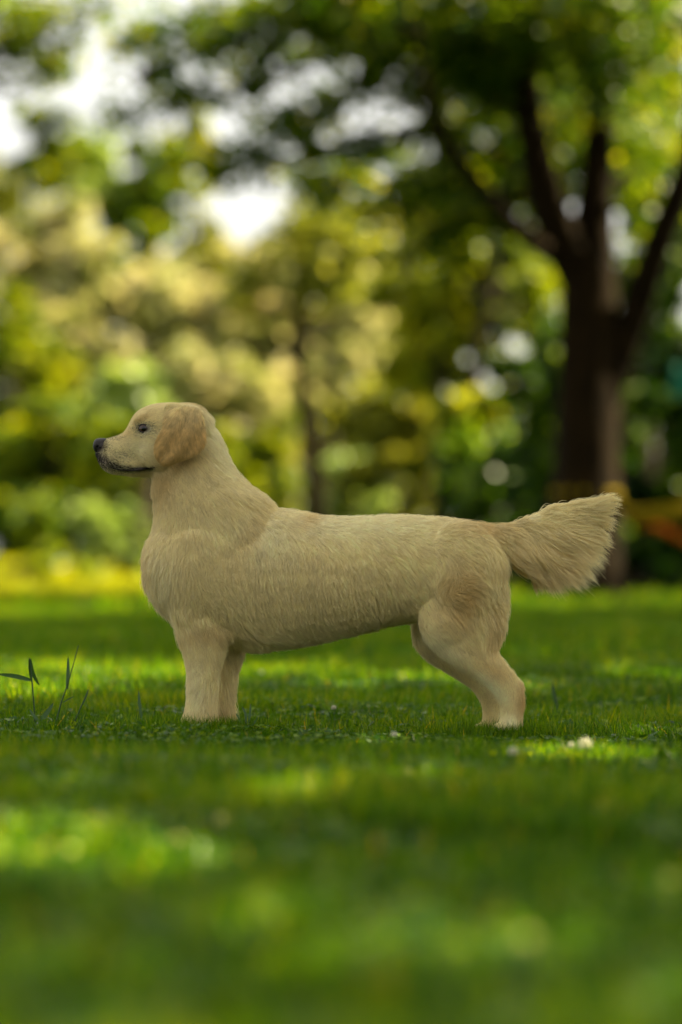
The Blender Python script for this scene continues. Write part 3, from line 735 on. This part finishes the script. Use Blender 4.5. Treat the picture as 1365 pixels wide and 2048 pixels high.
# colour map -----------------------------------------------------------
CREAM = np.array([0.88, 0.77, 0.45]); GOLD = np.array([0.66, 0.47, 0.18]); PALE = np.array([0.94, 0.89, 0.65]); SKIN = np.array([0.03, 0.022, 0.018])
def gb(x, y, cx, cy, rx, ry, rot=0.0):
    c, s = math.cos(rot), math.sin(rot); dx, dy = x - cx, y - cy
    u = dx * c + dy * s; v = -dx * s + dy * c
    return np.exp(-((u / rx) ** 2 + (v / ry) ** 2))
EAR = np.zeros(0, bool)          # which of the points handed to the maps lie on an ear
def earmask(V):
    return EAR if len(EAR) == len(V) else np.zeros(len(V), bool)
def colour(V, r):
    x, y = mapxy(V); n = len(V)
    g_ = np.zeros(n)
    for b in [(918, 1190, 34, 55, .1, .8), (1045, 1398, 14, 34, 0, .95), (965, 1048, 60, 22, 0, .6), (505, 1055, 18, 60, .5, .25), (615, 1035, 30, 14, -.6, .45),
              (325, 965, 26, 40, .2, .6), (350, 930, 50, 22, -.4, .6), (395, 800, 30, 16, 0, .8), (1060, 1110, 70, 34, -.3, .35), (420, 1262, 50, 18, -.1, .35),
              (985, 1260, 18, 60, 0, .4), (980, 1330, 40, 20, .7, .35), (286, 838, 18, 8, -.4, .35), (285, 1120, 18, 70, 0, .25), (450, 1440, 26, 40, 0, .5), (255, 868, 22, 10, -.4, .25)]:
        g_ = np.maximum(g_, gb(x, y, *b[:5]) * b[5])
    p_ = np.zeros(n)  # pale patches, some painted as highlights to model the body
    for b in [(545, 1070, 50, 60, .5, .5), (425, 860, 26, 50, -.3, .6), (330, 1150, 30, 60, 0, .4), (395, 1380, 22, 70, 0, .55), (980, 1370, 50, 16, .7, .7), (1020, 1440, 22, 22, 0, .7),
              (280, 895, 40, 24, 0, .4), (700, 1052, 220, 34, 0, .5), (440, 900, 30, 60, -.4, .6), (880, 1290, 60, 20, .6, .5), (1150, 1110, 90, 22, -.35, .6)]:
        p_ = np.maximum(p_, gb(x, y, *b[:5]) * b[5])
    em = earmask(V)
    g_ = np.where(em, np.interp(y, [812, 840, 875], [.05, .55, .95]), g_); p_ = np.where(em, 0, p_)
    c = CREAM + (PALE - CREAM) * p_[:, None]
    c = c + (GOLD - c) * g_[:, None]
    wn = wobble(V, 34, 77)[:, 0] * 0.03 + wobble(V, 9, 78)[:, 0] * 0.04
    c = c * (1 + wn)[:, None]
    return c
def darkness(V):
    """lips, muzzle front and eye rims: dark skin and hairs"""
    x, y = mapxy(V)
    d = np.zeros(len(V))
    lipy = np.interp(x, [190, 205, 225, 250, 275, 300, 312], [905, 920, 932, 938, 939, 937, 934])
    band = np.interp(x, [190, 205, 225, 250, 275, 300, 306, 312], [20, 18, 12, 6, 4, 4, 2, .5])
    inx = (x < 312) & (x > 180) & (y > 890)
    d = np.maximum(d, inx * np.exp(-((y - lipy) / band) ** 2) * np.interp(x, [180, 215, 250, 300], [1, .85, .75, .95]))
    d = np.maximum(d, gb(x, y, 197, 892, 18, 20))
    d = np.maximum(d, 0.9 * gb(x, y, EYE[0] - 1, EYE[1] + .5, 17, 10) * (np.abs(V[:, 1] - YD) > .02))
    d = np.maximum(d, .35 * gb(x, y, 222, 876, 22, 6))
    d = np.maximum(d, .22 * gb(x, y, 232, 915, 30, 16) )
    return d
EAR = np.arange(nv) >= n_body
bc = colour(BV, rng) * 0.72; dk = darkness(BV); bc = bc + (SKIN - bc) * np.clip(dk * 1.3, 0, 1)[:, None]

def fur_mat(name, skin=False):
    m, t = new_mat(name); N = t.nodes.new; K = t.links.new
    at = N('ShaderNodeAttribute'); at.attribute_name = 'fur_colour'
    o = N('ShaderNodeOutputMaterial')
    if skin:
        pb_ = N('ShaderNodeBsdfPrincipled'); pb_.inputs['Roughness'].default_value = .85; pb_.inputs['Specular IOR Level'].default_value = .15
        K(at.outputs['Color'], pb_.inputs['Base Color']); K(pb_.outputs[0], o.inputs[0]); return m
    pb_ = N('ShaderNodeBsdfPrincipled'); pb_.inputs['Roughness'].default_value = .42; pb_.inputs['Specular IOR Level'].default_value = .3
    K(at.outputs['Color'], pb_.inputs['Base Color'])
    tr = N('ShaderNodeBsdfTranslucent'); K(at.outputs['Color'], tr.inputs[0])
    mx = N('ShaderNodeMixShader'); mx.inputs[0].default_value = .38
    K(pb_.outputs[0], mx.inputs[1]); K(tr.outputs[0], mx.inputs[2]); K(mx.outputs[0], o.inputs[0])
    return m
M_skin = fur_mat('undercoat', True); M_fur = fur_mat('golden_fur')

dog = empty('dog', ORG, 'cream golden long-haired dog standing in profile on the grass, tail out', 'dog')
body = obj('body', mesh_np('body', BV, BT, M_skin, True, vattr={'fur_colour': np.column_stack([bc, np.ones(nv)])}, org=ORG), dog)

# fur -------------------------------------------------------------------
GUIDE = np.array([  # px, py, dx, dz(up), dy(sideways away from the middle)
    (195, 880, 1, .1, 0), (220, 905, 1, -.25, 0), (235, 875, 1, .25, 0), (262, 850, .8, .6, .1), (250, 930, 1, -.1, 0), (285, 830, .8, .6, .2), (270, 870, .9, .1, .2), (290, 880, .9, -.3, .2),
    (320, 815, 1, .15, .1), (350, 808, 1, 0, .1), (385, 808, 1, -.1, .2), (300, 900, .9, -.4, .2), (300, 940, 1, -.2, 0), (330, 935, .6, -.8, 0), (420, 850, .5, -1, .1), (440, 900, .4, -1, .1),
    (400, 930, .35, -1, 0), (330, 980, .25, -1, 0), (305, 1000, .1, -1, 0), (400, 1000, .5, -1, 0), (470, 980, .6, -1, 0), (490, 1040, .35, -1, 0), (440, 1060, .5, -1, .1), (350, 1060, .3, -1, 0),
    (300, 1120, .15, -1, 0), (340, 1150, .25, -1, .1), (400, 1140, .6, -.9, .1), (440, 1180, .9, -.6, 0), (480, 1120, .35, -1, 0), (320, 1200, .3, -1, 0), (380, 1230, .1, -1, 0), (440, 1240, .2, -1, 0),
    (400, 1300, .05, -1, 0), (385, 1400, 0, -1, 0), (440, 1380, .25, -1, 0), (380, 1445, -.3, -1, 0), (540, 1030, .9, -.5, 0), (560, 1080, .5, -1, 0), (620, 1045, 1, -.5, 0), (700, 1035, 1, -.15, 0),
    (620, 1130, .45, -1, 0), (700, 1120, .6, -.8, 0), (600, 1240, .3, -1, 0), (700, 1220, .35, -1, 0), (800, 1040, 1, -.2, 0), (780, 1120, .8, -.7, 0), (790, 1210, .3, -1, 0), (650, 1290, .9, -.5, 0),
    (560, 1300, .9, -.5, 0), (880, 1045, 1, -.2, 0), (860, 1110, .8, -.7, 0), (950, 1050, 1, -.1, 0), (940, 1110, .8, -.8, 0), (898, 1165, -.5, -.8, 0), (938, 1165, .9, -.2, 0), (905, 1215, .5, -.9, 0), (938, 1215, -.3, -1, 0), (918, 1190, .9, .1, 0), (970, 1140, .4, -1, 0),
    (860, 1210, .3, -1, 0), (985, 1200, .2, -1, 0), (860, 1260, .7, -.7, 0), (920, 1270, .6, -.8, 0), (990, 1270, -.2, -1, 0), (940, 1330, .9, -.6, 0), (990, 1350, .9, -.6, 0), (1035, 1370, .4, -1, 0),
    (1040, 1410, 0, -1, 0), (1010, 1410, 0, -1, 0), (1000, 1450, -.5, -.8, 0), (1010, 1060, 1, -.35, 0), (1050, 1045, 1, .12, 0), (1050, 1090, .5, -1, 0), (1022, 1100, .5, -1, 0), (1035, 1115, .55, -1, 0), (1100, 1028, 1, .22, 0), (1100, 1075, .95, -.5, 0),
    (1150, 1018, 1, .2, 0), (1150, 1060, 1, -.32, 0), (1190, 1008, 1, .25, 0), (1200, 1040, 1, -.2, 0), (1222, 1002, 1, .2, 0), (1100, 1112, .75, -.8, 0), (1160, 1086, .85, -.6, 0), (1060, 1114, .4, -1, 0)], float)
GU = GUIDE[:, :2]; GD = np.stack([GUIDE[:, 2], np.zeros(len(GUIDE)), GUIDE[:, 3]], -1); GD /= np.linalg.norm(GD, axis=1)[:, None]
def flow(V):
    x, y = mapxy(V); o_ = np.zeros((len(V), 3))
    for s0 in range(0, len(V), 20000):
        sl = slice(s0, s0 + 20000)
        d2 = (x[sl, None] - GU[None, :, 0]) ** 2 + (y[sl, None] - GU[None, :, 1]) ** 2
        w_ = 1 / (d2 + 60) ** 1.7
        o_[sl] = (w_[..., None] * GD[None]).sum(1) / w_.sum(1)[:, None]
    e = earmask(V)
    o_[e] = np.array([-.12, 0, -1])
    o_[e] += np.stack([(x[e] - 362) * .009, 0 * x[e], 0 * x[e]], -1)
    return o_ / (np.linalg.norm(o_, axis=1)[:, None] + 1e-9)
LEN = np.array([  # px, py, length in mm
    (195, 890, 2), (215, 890, 4), (215, 920, 5), (250, 870, 4), (260, 915, 6), (285, 860, 5), (290, 900, 8), (300, 820, 6), (340, 808, 9), (390, 805, 26), (320, 870, 9), (300, 940, 7), (330, 945, 16),
    (425, 850, 30), (450, 920, 30), (400, 950, 24), (310, 1000, 20), (350, 1000, 24), (480, 990, 32), (420, 1060, 26), (320, 1080, 22), (295, 1130, 38), (310, 1190, 44), (350, 1240, 40), (400, 1180, 20),
    (400, 1270, 20), (455, 1265, 26), (385, 1330, 13), (372, 1400, 10), (430, 1350, 32), (440, 1400, 38), (480, 1400, 40), (380, 1445, 9), (520, 1020, 30), (600, 1040, 30), (700, 1040, 26), (800, 1040, 26),
    (600, 1150, 26), (700, 1180, 26), (620, 1290, 24), (740, 1265, 28), (520, 1305, 30), (800, 1180, 27), (900, 1045, 26), (960, 1050, 26), (900, 1130, 24), (920, 1200, 34), (990, 1150, 30), (1000, 1230, 38),
    (860, 1230, 26), (930, 1290, 18), (985, 1290, 34), (960, 1350, 11), (1020, 1370, 12), (1045, 1400, 20), (1010, 1430, 9), (1000, 1455, 7), (1010, 1060, 34), (1040, 1050, 38), (1040, 1095, 66), (1022, 1105, 62), (1045, 1112, 88),
    (1070, 1035, 36), (1080, 1095, 110), (1120, 1024, 34), (1120, 1090, 86), (1160, 1014, 30), (1160, 1070, 62), (1200, 1006, 28), (1195, 1045, 40), (1216, 1008, 28), (1212, 1025, 36)], float)
def length(V):
    x, y = mapxy(V); o_ = np.zeros(len(V))
    for s0 in range(0, len(V), 20000):
        sl = slice(s0, s0 + 20000)
        d2 = (x[sl, None] - LEN[None, :, 0]) ** 2 + (y[sl, None] - LEN[None, :, 1]) ** 2
        w_ = 1 / (d2 + 80) ** 1.8
        o_[sl] = (w_ * LEN[None, :, 2]).sum(1) / w_.sum(1)
    e = earmask(V); o_[e] = np.interp(y[e], [806, 830, 880, 905, 926], [22, 18, 14, 12, 8])
    return o_ * 0.001

area = np.linalg.norm(BFN, axis=1) / 2
cen = BV[BT].mean(1); fnn = BFN / (np.linalg.norm(BFN, axis=1)[:, None] + 1e-12)
EAR = BT[:, 0] >= n_body
cx_, cy_ = mapxy(cen); fl = length(cen)
wgt = np.clip(0.018 / np.maximum(fl, 0.004), 0.5, 3.2)
wgt *= np.where(fnn[:, 1] > 0.35, 0.3, 1.0)                # the side turned away is seen less
wgt *= np.where(fl > .05, 1.9, 1.0)
wgt *= np.where(EAR, 1.6, 1.0)
wgt *= np.where((cx_ < 330) & (cy_ < 960) & (fnn[:, 1] < .35), 1.3, 1)
NF = 430000
pr = area * wgt; pr /= pr.sum()
fi = rng.choice(len(BT), NF, p=pr)
u, v = rng.random(NF), rng.random(NF); sw = u + v > 1; u[sw] = 1 - u[sw]; v[sw] = 1 - v[sw]
tri = BT[fi]
R0 = BV[tri[:, 0]] * (1 - u - v)[:, None] + BV[tri[:, 1]] * u[:, None] + BV[tri[:, 2]] * v[:, None]
N0 = BN[tri[:, 0]] * (1 - u - v)[:, None] + BN[tri[:, 1]] * u[:, None] + BN[tri[:, 2]] * v[:, None]
N0 /= np.linalg.norm(N0, axis=1)[:, None]
x0, y0 = mapxy(R0)
keep = ~((x0 < 208) & (y0 < 905)) & ~((((x0 - EYE[0]) / 13) ** 2 + ((y0 - EYE[1]) / 8.8) ** 2 < 1) & (np.abs(R0[:, 1] - YD) > .02))
keep &= R0[:, 2] > 0.004
R0, N0, x0, y0 = R0[keep], N0[keep], x0[keep], y0[keep]; NF = len(R0)
EAR = (tri[:, 0] >= n_body)[keep]
FL = flow(R0); LN = length(R0)
wav = wobble(R0, 14, 91) * 0.38 + wobble(R0, 42, 92) * 0.16
short = np.clip(LN / 0.02, 0.15, 1)[:, None]
FL = FL + wav * short * np.where(EAR, .75, 0.9)[:, None]
FT = FL - N0 * (FL * N0).sum(1)[:, None]; FT /= np.linalg.norm(FT, axis=1)[:, None] + 1e-9
LN = LN * rng.uniform(0.55, 1.1, NF)
tail = (x0 > 1015) & (y0 < 1120)
lift = np.where(tail, 0.40, 0.28) * rng.uniform(0.75, 1.3, NF)
lift = np.where((x0 < 335) & (y0 < 955), .30, lift)
fly = (rng.random(NF) < .08) & (LN > .012); lift = np.where(fly, lift * 2.4, lift)
SEG = 6
tv = np.linspace(0, 1, SEG)
PTS = np.empty((NF, SEG, 3))
FD = np.where(tail[:, None], FL / (np.linalg.norm(FL, axis=1)[:, None] + 1e-9), FT)       # the plume hangs free of the skin
wp = rng.normal(size=(NF, 3)) * 0.07
for k, t in enumerate(tv):
    up_ = lift * (t - 0.55 * t * t)
    PTS[:, k] = R0 + LN[:, None] * (N0 * up_[:, None] + (FT * (1 - t) + FD * t) * t * 0.95 + wp * t * t) - np.array([0, 0, 1.0]) * (LN * 0.10 * t * t)[:, None]
tw = (np.sin(x0 * .045 + y0 * .07)[:, None] * np.array([[0.2, 1.0, 0.5]]) + np.cos(x0 * .09 - y0 * .05)[:, None] * np.array([[0.1, .4, -.8]])) * tail[:, None]
for k, t in enumerate(tv):      # the plume waves and sweeps up towards its tip
    PTS[:, k] += tw * (LN * .10 * math.sin(t * 4.2))[:, None] + (tail * LN * .22 * t * t)[:, None] * np.array([[1.0, 0, .22]])
# locks: strands gather towards shared tips
def clump_to(npick, strength, seed):
    r = np.random.default_rng(seed)
    ci = r.choice(NF, npick, replace=False)
    kd = kdtree.KDTree(npick)
    for i, c in enumerate(ci): kd.insert(R0[c], i)
    kd.balance()
    near = np.fromiter((kd.find(p)[1] for p in R0), dtype=np.int64, count=NF)
    m = ci[near]
    ok = (N0 * N0[m]).sum(1) > .3
    s_ = strength * np.where(EAR, 1.3, 1.0) * np.clip(LN / 0.03, 0.1, 1.0) * ok * r.uniform(.6, 1.1, NF)
    for k, t in enumerate(tv):
        f_ = (s_ * t ** 1.2)[:, None]
        tgt = PTS[m, k] + (R0 - R0[m]) * 0.15
        PTS[:, k] += (tgt - PTS[:, k]) * f_
    return near
cl1 = clump_to(12000, 0.28, 5)
cl2 = clump_to(2600, 0.30, 6)
PTS += (rng.normal(size=(NF, 1, 3)) * 0.0006) * tv[None, :, None]
fc = colour(R0, rng)
crand = rng.normal(size=12000)[cl1] * np.where(EAR, .10, .03) + rng.normal(size=2600)[cl2] * 0.015
fc = fc * (1 + crand + 0.08 * rng.normal(size=NF))[:, None]
d_ = darkness(R0); isd = rng.random(NF) < d_ * 1.05
fc[isd] = SKIN * rng.uniform(.7, 1.8, isd.sum())[:, None]
fc = np.clip(fc, 0.01, .94)
hc = bpy.data.hair_curves.new('fur')
hc.add_curves([SEG] * NF)
hc.points.foreach_set('position', (PTS - ORG).astype(np.float32).ravel())
rad = np.tile((np.array([1.0, 1.0, .92, .8, .55, .12]) * 0.00033), (NF, 1)) * np.clip(LN / 0.022, .5, 1.25)[:, None]
ra = hc.attributes.get('radius') or hc.attributes.new('radius', 'FLOAT', 'POINT')
ra.data.foreach_set('value', rad.astype(np.float32).ravel())
ca = hc.attributes.new('fur_colour', 'FLOAT_COLOR', 'CURVE')
ca.data.foreach_set('color', np.column_stack([fc, np.ones(NF)]).astype(np.float32).ravel())
hc.materials.append(M_fur)
fur = obj('fur', hc, dog)

# whiskers
wh = bpy.data.hair_curves.new('whiskers'); wl = []
for i in range(26):
    px, py = random.uniform(205, 250), random.uniform(905, 928)
    try: a, n_ = surf(px, py, -1 if i % 3 else 1)
    except Exception: continue
    d0 = np.array([random.uniform(-.6, .5), n_[1] * .8, random.uniform(-1, -.1)]); d0 /= np.linalg.norm(d0)
    ln = random.uniform(.015, .035)
    wl.append([a + d0 * ln * t + np.array([.3, 0, -.5]) * ln * .4 * t * t for t in tv])
wh.add_curves([SEG] * len(wl)); wh.points.foreach_set('position', (np.array(wl) - ORG).astype(np.float32).ravel())
ra = wh.attributes.get('radius') or wh.attributes.new('radius', 'FLOAT', 'POINT')
ra.data.foreach_set('value', np.tile(np.array([1, .9, .8, .6, .4, .15]) * .00028, len(wl)).astype(np.float32))
ca = wh.attributes.new('fur_colour', 'FLOAT_COLOR', 'CURVE'); ca.data.foreach_set('color', np.tile([.6, .5, .35, 1.0], len(wl)).astype(np.float32))
wh.materials.append(M_fur); obj('whiskers', wh, dog)

# nose -------------------------------------------------------------------
M_nose = plain_mat('nose_leather', (0.016, 0.013, 0.013), (0.035, 0.028, 0.026), scale=500, rough=.5, spec=.3, bump=.25)
nb = Bag()
nb.add(*vloft([(187, 888, 896, 8), (189.5, 881, 902, 15), (195, 877, 905, 18.5), (203, 876, 906, 19), (211, 876.5, 903, 17), (217, 879, 896, 12)], sq=2.6, low=.7, steps=4))
for s in (-1, 1): nb.add(*ell(205, 893, s * 13, 11, 9, 8, .1))
nb.add(*ell(196, 907, 0, 5, 10, 4))
nose = obj('nose', nb.mesh('nose', M_nose, True, org=ORG), dog)
sub = nose.modifiers.new('r', 'REMESH'); sub.mode = 'VOXEL'; sub.voxel_size = .0009; sub.use_smooth_shade = True
s2 = nose.modifiers.new('s', 'SMOOTH'); s2.iterations = 5
M_black = plain_mat('nostril_dark', (0.003, 0.003, 0.003), rough=.7, spec=.1)
for s in (-1, 1):
    b_ = Bag(); b_.add(*ell(196.5, 891.5, s * 16.2, 4.6, 3.4, 3.2, .5)); b_.add(*ell(203.5, 896.5, s * 19.0, 5.5, 1.7, 2.4, -.45))
    obj('nostril', b_.mesh('nostril', M_black, True, org=ORG), nose)

# eyes -------------------------------------------------------------------
M_eye, t = new_mat('eye'); N = t.nodes.new
tcn = N('ShaderNodeTexCoord'); vl = N('ShaderNodeVectorMath'); vl.operation = 'LENGTH'
mp = N('ShaderNodeMapping'); mp.inputs['Scale'].default_value = (1, 0, 1)
rp = N('ShaderNodeValToRGB'); e_ = rp.color_ramp.elements
e_[0].position = .36; e_[0].color = (.002, .002, .002, 1); e_[1].position = .44; e_[1].color = (.045, .02, .008, 1)
for p_, c_ in ((.78, (.03, .013, .005, 1)), (.86, (.006, .004, .003, 1))):
    q = e_.new(p_); q.color = c_
mr = N('ShaderNodeMath'); mr.operation = 'DIVIDE'; mr.inputs[1].default_value = .0140
pbn = N('ShaderNodeBsdfPrincipled'); pbn.inputs['Roughness'].default_value = .04; pbn.inputs['Specular IOR Level'].default_value = .5
on = N('ShaderNodeOutputMaterial'); K = t.links.new
K(tcn.outputs['Object'], mp.inputs[0]); K(mp.outputs[0], vl.inputs[0]); K(vl.outputs['Value'], mr.inputs[0]); K(mr.outputs[0], rp.inputs[0]); K(rp.outputs[0], pbn.inputs['Base Color']); K(pbn.outputs[0], on.inputs[0])
M_lid = plain_mat('eyelid_skin', (0.012, 0.009, 0.008), (0.03, 0.02, 0.016), scale=300, rough=.5, spec=.4)
for s in (-1, 1):
    a, n_ = surf(EYE[0], EYE[1], s)
    c = a + np.array([0, -s * 0.0095, 0])
    R = .0140
    th = np.linspace(0, math.pi, 17)[1:-1]; ph = np.linspace(0, 2 * math.pi, 28, endpoint=False)
    rr = [np.stack([R * math.sin(q_) * np.cos(ph), -R * math.cos(q_) * np.ones(28), R * math.sin(q_) * np.sin(ph)], -1) for q_ in th]
    Vb, Qb, Tb = loft(rr); bag = Bag(); bag.add(Vb, Qb, Tb)
    eo = obj('eye', bag.mesh('eye', M_eye, True), dog); eo.location = c - ORG
    # lids: almond ring hugging the ball
    pts = []
    for q_ in np.linspace(0, 2 * math.pi, 25):
        ex = 12.6 * math.cos(q_) - (2.0 if math.cos(q_) < -.8 else 0); ez = (8.4 if math.sin(q_) > 0 else 7.4) * math.sin(q_) - .12 * ex
        x_, z_ = ex * K9, ez * K9
        yy = math.sqrt(max(0, (R + .0006) ** 2 - min(x_ * x_ + z_ * z_, (R + .0006) ** 2)))
        yy = max(yy, .0040)
        pts.append((x_, s * yy, z_))
    lb = Bag(); lb.add(*tube(pts, [.0013] * 25, 8, 96))
    obj('eyelid', lb.mesh('eyelid', M_lid, True), eo)
# lips --------------------------------------------------------------------
for s in (-1, 1):
    pts = []
    for px, py in ((226, 935), (240, 938.5), (255, 940), (270, 940), (284, 938.5), (296, 937)):
        a, n_ = surf(px, py, s); pts.append(a + n_ * .0012)
    lb = Bag(); lb.add(*tube(pts, [.0012, .0022, .0026, .003, .0045, .0015], 8, 30))
    obj('lip', lb.mesh('lip', M_lid, True, org=ORG), dog)

# ------------------------------------------------------------------ plants standing in the lawn
M_stalk = leaf_mat('grass_stalk_leaf', [(0.03, 0.08, 0.02), (0.05, 0.12, 0.025)], trans=.3, rough=.4)
def strip(pts, wid, n=12, up=(0, 1, 0)):
    C = catmull(np.array(pts, float), n); T = np.gradient(C, axis=0)
    sd = np.cross(T, np.array(up, float)); sd /= np.linalg.norm(sd, axis=1)[:, None] + 1e-9
    t = np.linspace(0, 1, n); wv = wid * np.sin(np.clip(t * .9 + .12, 0, 1) * math.pi) ** .7
    fold = np.array(up, float) * 0.0008
    V = np.stack([C - sd * wv[:, None] / 2, C + fold, C + sd * wv[:, None] / 2], 1).reshape(-1, 3)
    i = np.arange(n - 1)[:, None] * 3; j = np.arange(2)[None]
    return V, np.stack([i + j, i + j + 1, i + 4 + j, i + 3 + j], -1).reshape(-1, 4)
def stalk(label, stem, leaves, Y, head=None):
    b = P(stem[0][0], stem[0][1], Y); b[2] = 0
    rt = empty('grass_stalk', b, label, 'grass stalk', 'tall stalks standing out of the lawn')
    s_ = Bag(); pts = [P(a_[0], a_[1], Y) for a_ in stem]; pts[0][2] = 0
    s_.add(*tube(pts, np.linspace(.0021, .0010, len(pts)), 6, 16)); me = s_.mesh('stem', M_stalk, True, org=b, fattr=None)
    obj('stem', me, rt)
    for lf in leaves:
        V, Q = strip([P(a_[0], a_[1], Y + .01 * i) for i, a_ in enumerate(lf[:-1])], lf[-1] * K9)
        obj('leaf', mesh_np('leaf', V, Q, M_stalk, True, org=b, fattr={'tint': np.full(len(Q), .5)}), rt)
stalk('tall grass stalk with one long leaf reaching the left edge', [(72, 1460), (68, 1400), (63, 1340), (60, 1315)],
      [[(62, 1360), (30, 1352), (-5, 1348), 9], [(61, 1318), (66, 1345), (80, 1372), 8], [(60, 1318), (61, 1340), (64, 1365), 6]], 9.0)
stalk('tall grass stalk with two upright leaves, right of the leafy one', [(112, 1458), (122, 1410), (137, 1365), (158, 1290)],
      [[(135, 1378), (137, 1345), (137, 1312), 7], [(126, 1405), (138, 1398), (150, 1392), 3]], 9.02)
stalk('slanting bare grass stalk nearer the dog', [(146, 1456), (158, 1425), (178, 1380)], [[(165, 1410), (172, 1395), (178, 1378), 4]], 8.97)
stalk('short leafy stalk between the two tall ones', [(78, 1460), (80, 1440)], [[(80, 1442), (95, 1425), (108, 1405), 9], [(80, 1442), (68, 1430), (60, 1418), 6]], 8.95)
stalk('single upright blade left of the front paws', [(288, 1460), (283, 1440)], [[(286, 1450), (280, 1410), (278, 1380), 6]], 8.95)
stalk('dark tuft of blades right behind the front paws', [(492, 1462), (490, 1440)], [[(490, 1460), (492, 1430), (484, 1412), 5], [(492, 1460), (500, 1430), (502, 1406), 5], [(488, 1460), (480, 1440), (472, 1426), 4], [(494, 1460), (510, 1445), (516, 1432), 4]], 8.9)
stalk('blurred taller stalk behind the tail side of the lawn', [(1118, 1440), (1112, 1400), (1105, 1362)], [[(1116, 1420), (1108, 1390), (1105, 1362), 9]], 9.9)
# longer grass standing round the paws
tb_ = Bag(); ta, tc_ = [], []
for (px, Y) in ((400, 8.93), (440, 9.07), (1020, 8.93), (985, 9.07), (380, 8.86), (425, 8.88), (1035, 8.87), (1000, 8.88), (975, 8.96)):
    c = P(px, 1455, Y); n = 1100
    a_ = rng.uniform(0, 6.28, n); q_ = .035 + np.abs(rng.normal(size=n)) * .035
    X = c[0] + np.cos(a_) * q_ * 1.7; Yy = Y + np.sin(a_) * q_
    V, Q, T, a, b = blades(X, Yy, rng.uniform(.03, .07, n), rng.uniform(.0018, .0034, n), np.clip(rng.gamma(2.2, .2, n), .05, 1.2), np.clip(rng.normal(.42, .15, n), 0, .8), 3)
    tb_.add(V, Q, T); ta.append(a); tc_.append(b)
tuft = obj('tuft_grass', tb_.mesh('tuft_grass', M_grass, False, fattr={'tint': np.concatenate(ta + tc_)}))
tag(tuft, 'longer grass blades hiding the paws of the dog', 'grass', kind='stuff')
# small white clover flowers, two of them standing in for blurred bright leaves
M_yglint = plain_mat('pale_yellow_petal', (.60, .58, .12), (.80, .78, .25), scale=200, rough=.6)
M_petal = plain_mat('white_petal', (.50, .48, .33), (.62, .60, .45), scale=200, rough=.7)
def flower(px, py, label, r=.008, name='clover_flower', grp='small white clover flowers in the lawn', pm=None):
    Y = 3148 / (py - 1105 + 20) ; c = P(px, py, Y); b = np.array([c[0], Y, 0.0])
    rt = empty(name, b, label, 'flower', grp)
    s_ = Bag(); s_.add(*tube([b, (b[0] + .003, b[1], .025), (c[0], c[1], max(c[2], .03))], [.0009] * 3, 5, 8)); obj('stem', s_.mesh('stem', M_stalk, True, org=b), rt)
    p_ = Bag()
    hz = max(c[2], .03); 
    for i in range(26):
        a_ = i * 2.4; e = math.acos(1 - 1.6 * (i + .5) / 26)
        d = np.array([math.sin(e) * math.cos(a_), math.sin(e) * math.sin(a_), math.cos(e)])
        t0 = np.array([c[0], c[1], hz]); p_.add(*tube([t0, t0 + d * r * .6, t0 + d * r], [.0012, .0018, .0005], 5, 4))
    obj('head', p_.mesh('head', pm or M_petal, True, org=b), rt)
for px, py, lab in [(1170, 1500, 'large pale clover flower in the sunny patch right of the hind paws'), (1026, 1515, 'clover flower just below the hind paws'),
                    (1142, 1502, 'small clover flower left of the large pale one'), (523, 1345, 'clover flower on the sunlit grass behind the front legs'),
                    (789, 1478, 'clover flower on the grass under the belly'), (50, 1548, 'lone clover flower near the left edge'),
                    (668, 1420, 'clover flower between front and hind legs'),
                    (905, 1250, 'distant clover flower behind the belly')]:
    flower(px, py, lab, .017 if px in (1170,) else .011 if px == 1026 else .007)

where = ['left of centre in the foreground, below the front paws', 'just above and right of the largest left foreground one', 'at the bottom right, nearest the camera', 'low at the left, in the sunlit foreground patch',
         'under the belly, nearer than the dog', 'on the sunlit grass at the left edge, behind the tall stalks', 'in the middle of the foreground', 'near the right edge, low in the foreground']
for (px, py), wl_ in zip(DISCS, where):  # flower-shaped heads added to blur into bright discs like glints
    flower(px, py, 'small yellow lawn flower ' + wl_, .0075, 'yellow_flower', 'small yellow flowers in the lawn', M_yglint)
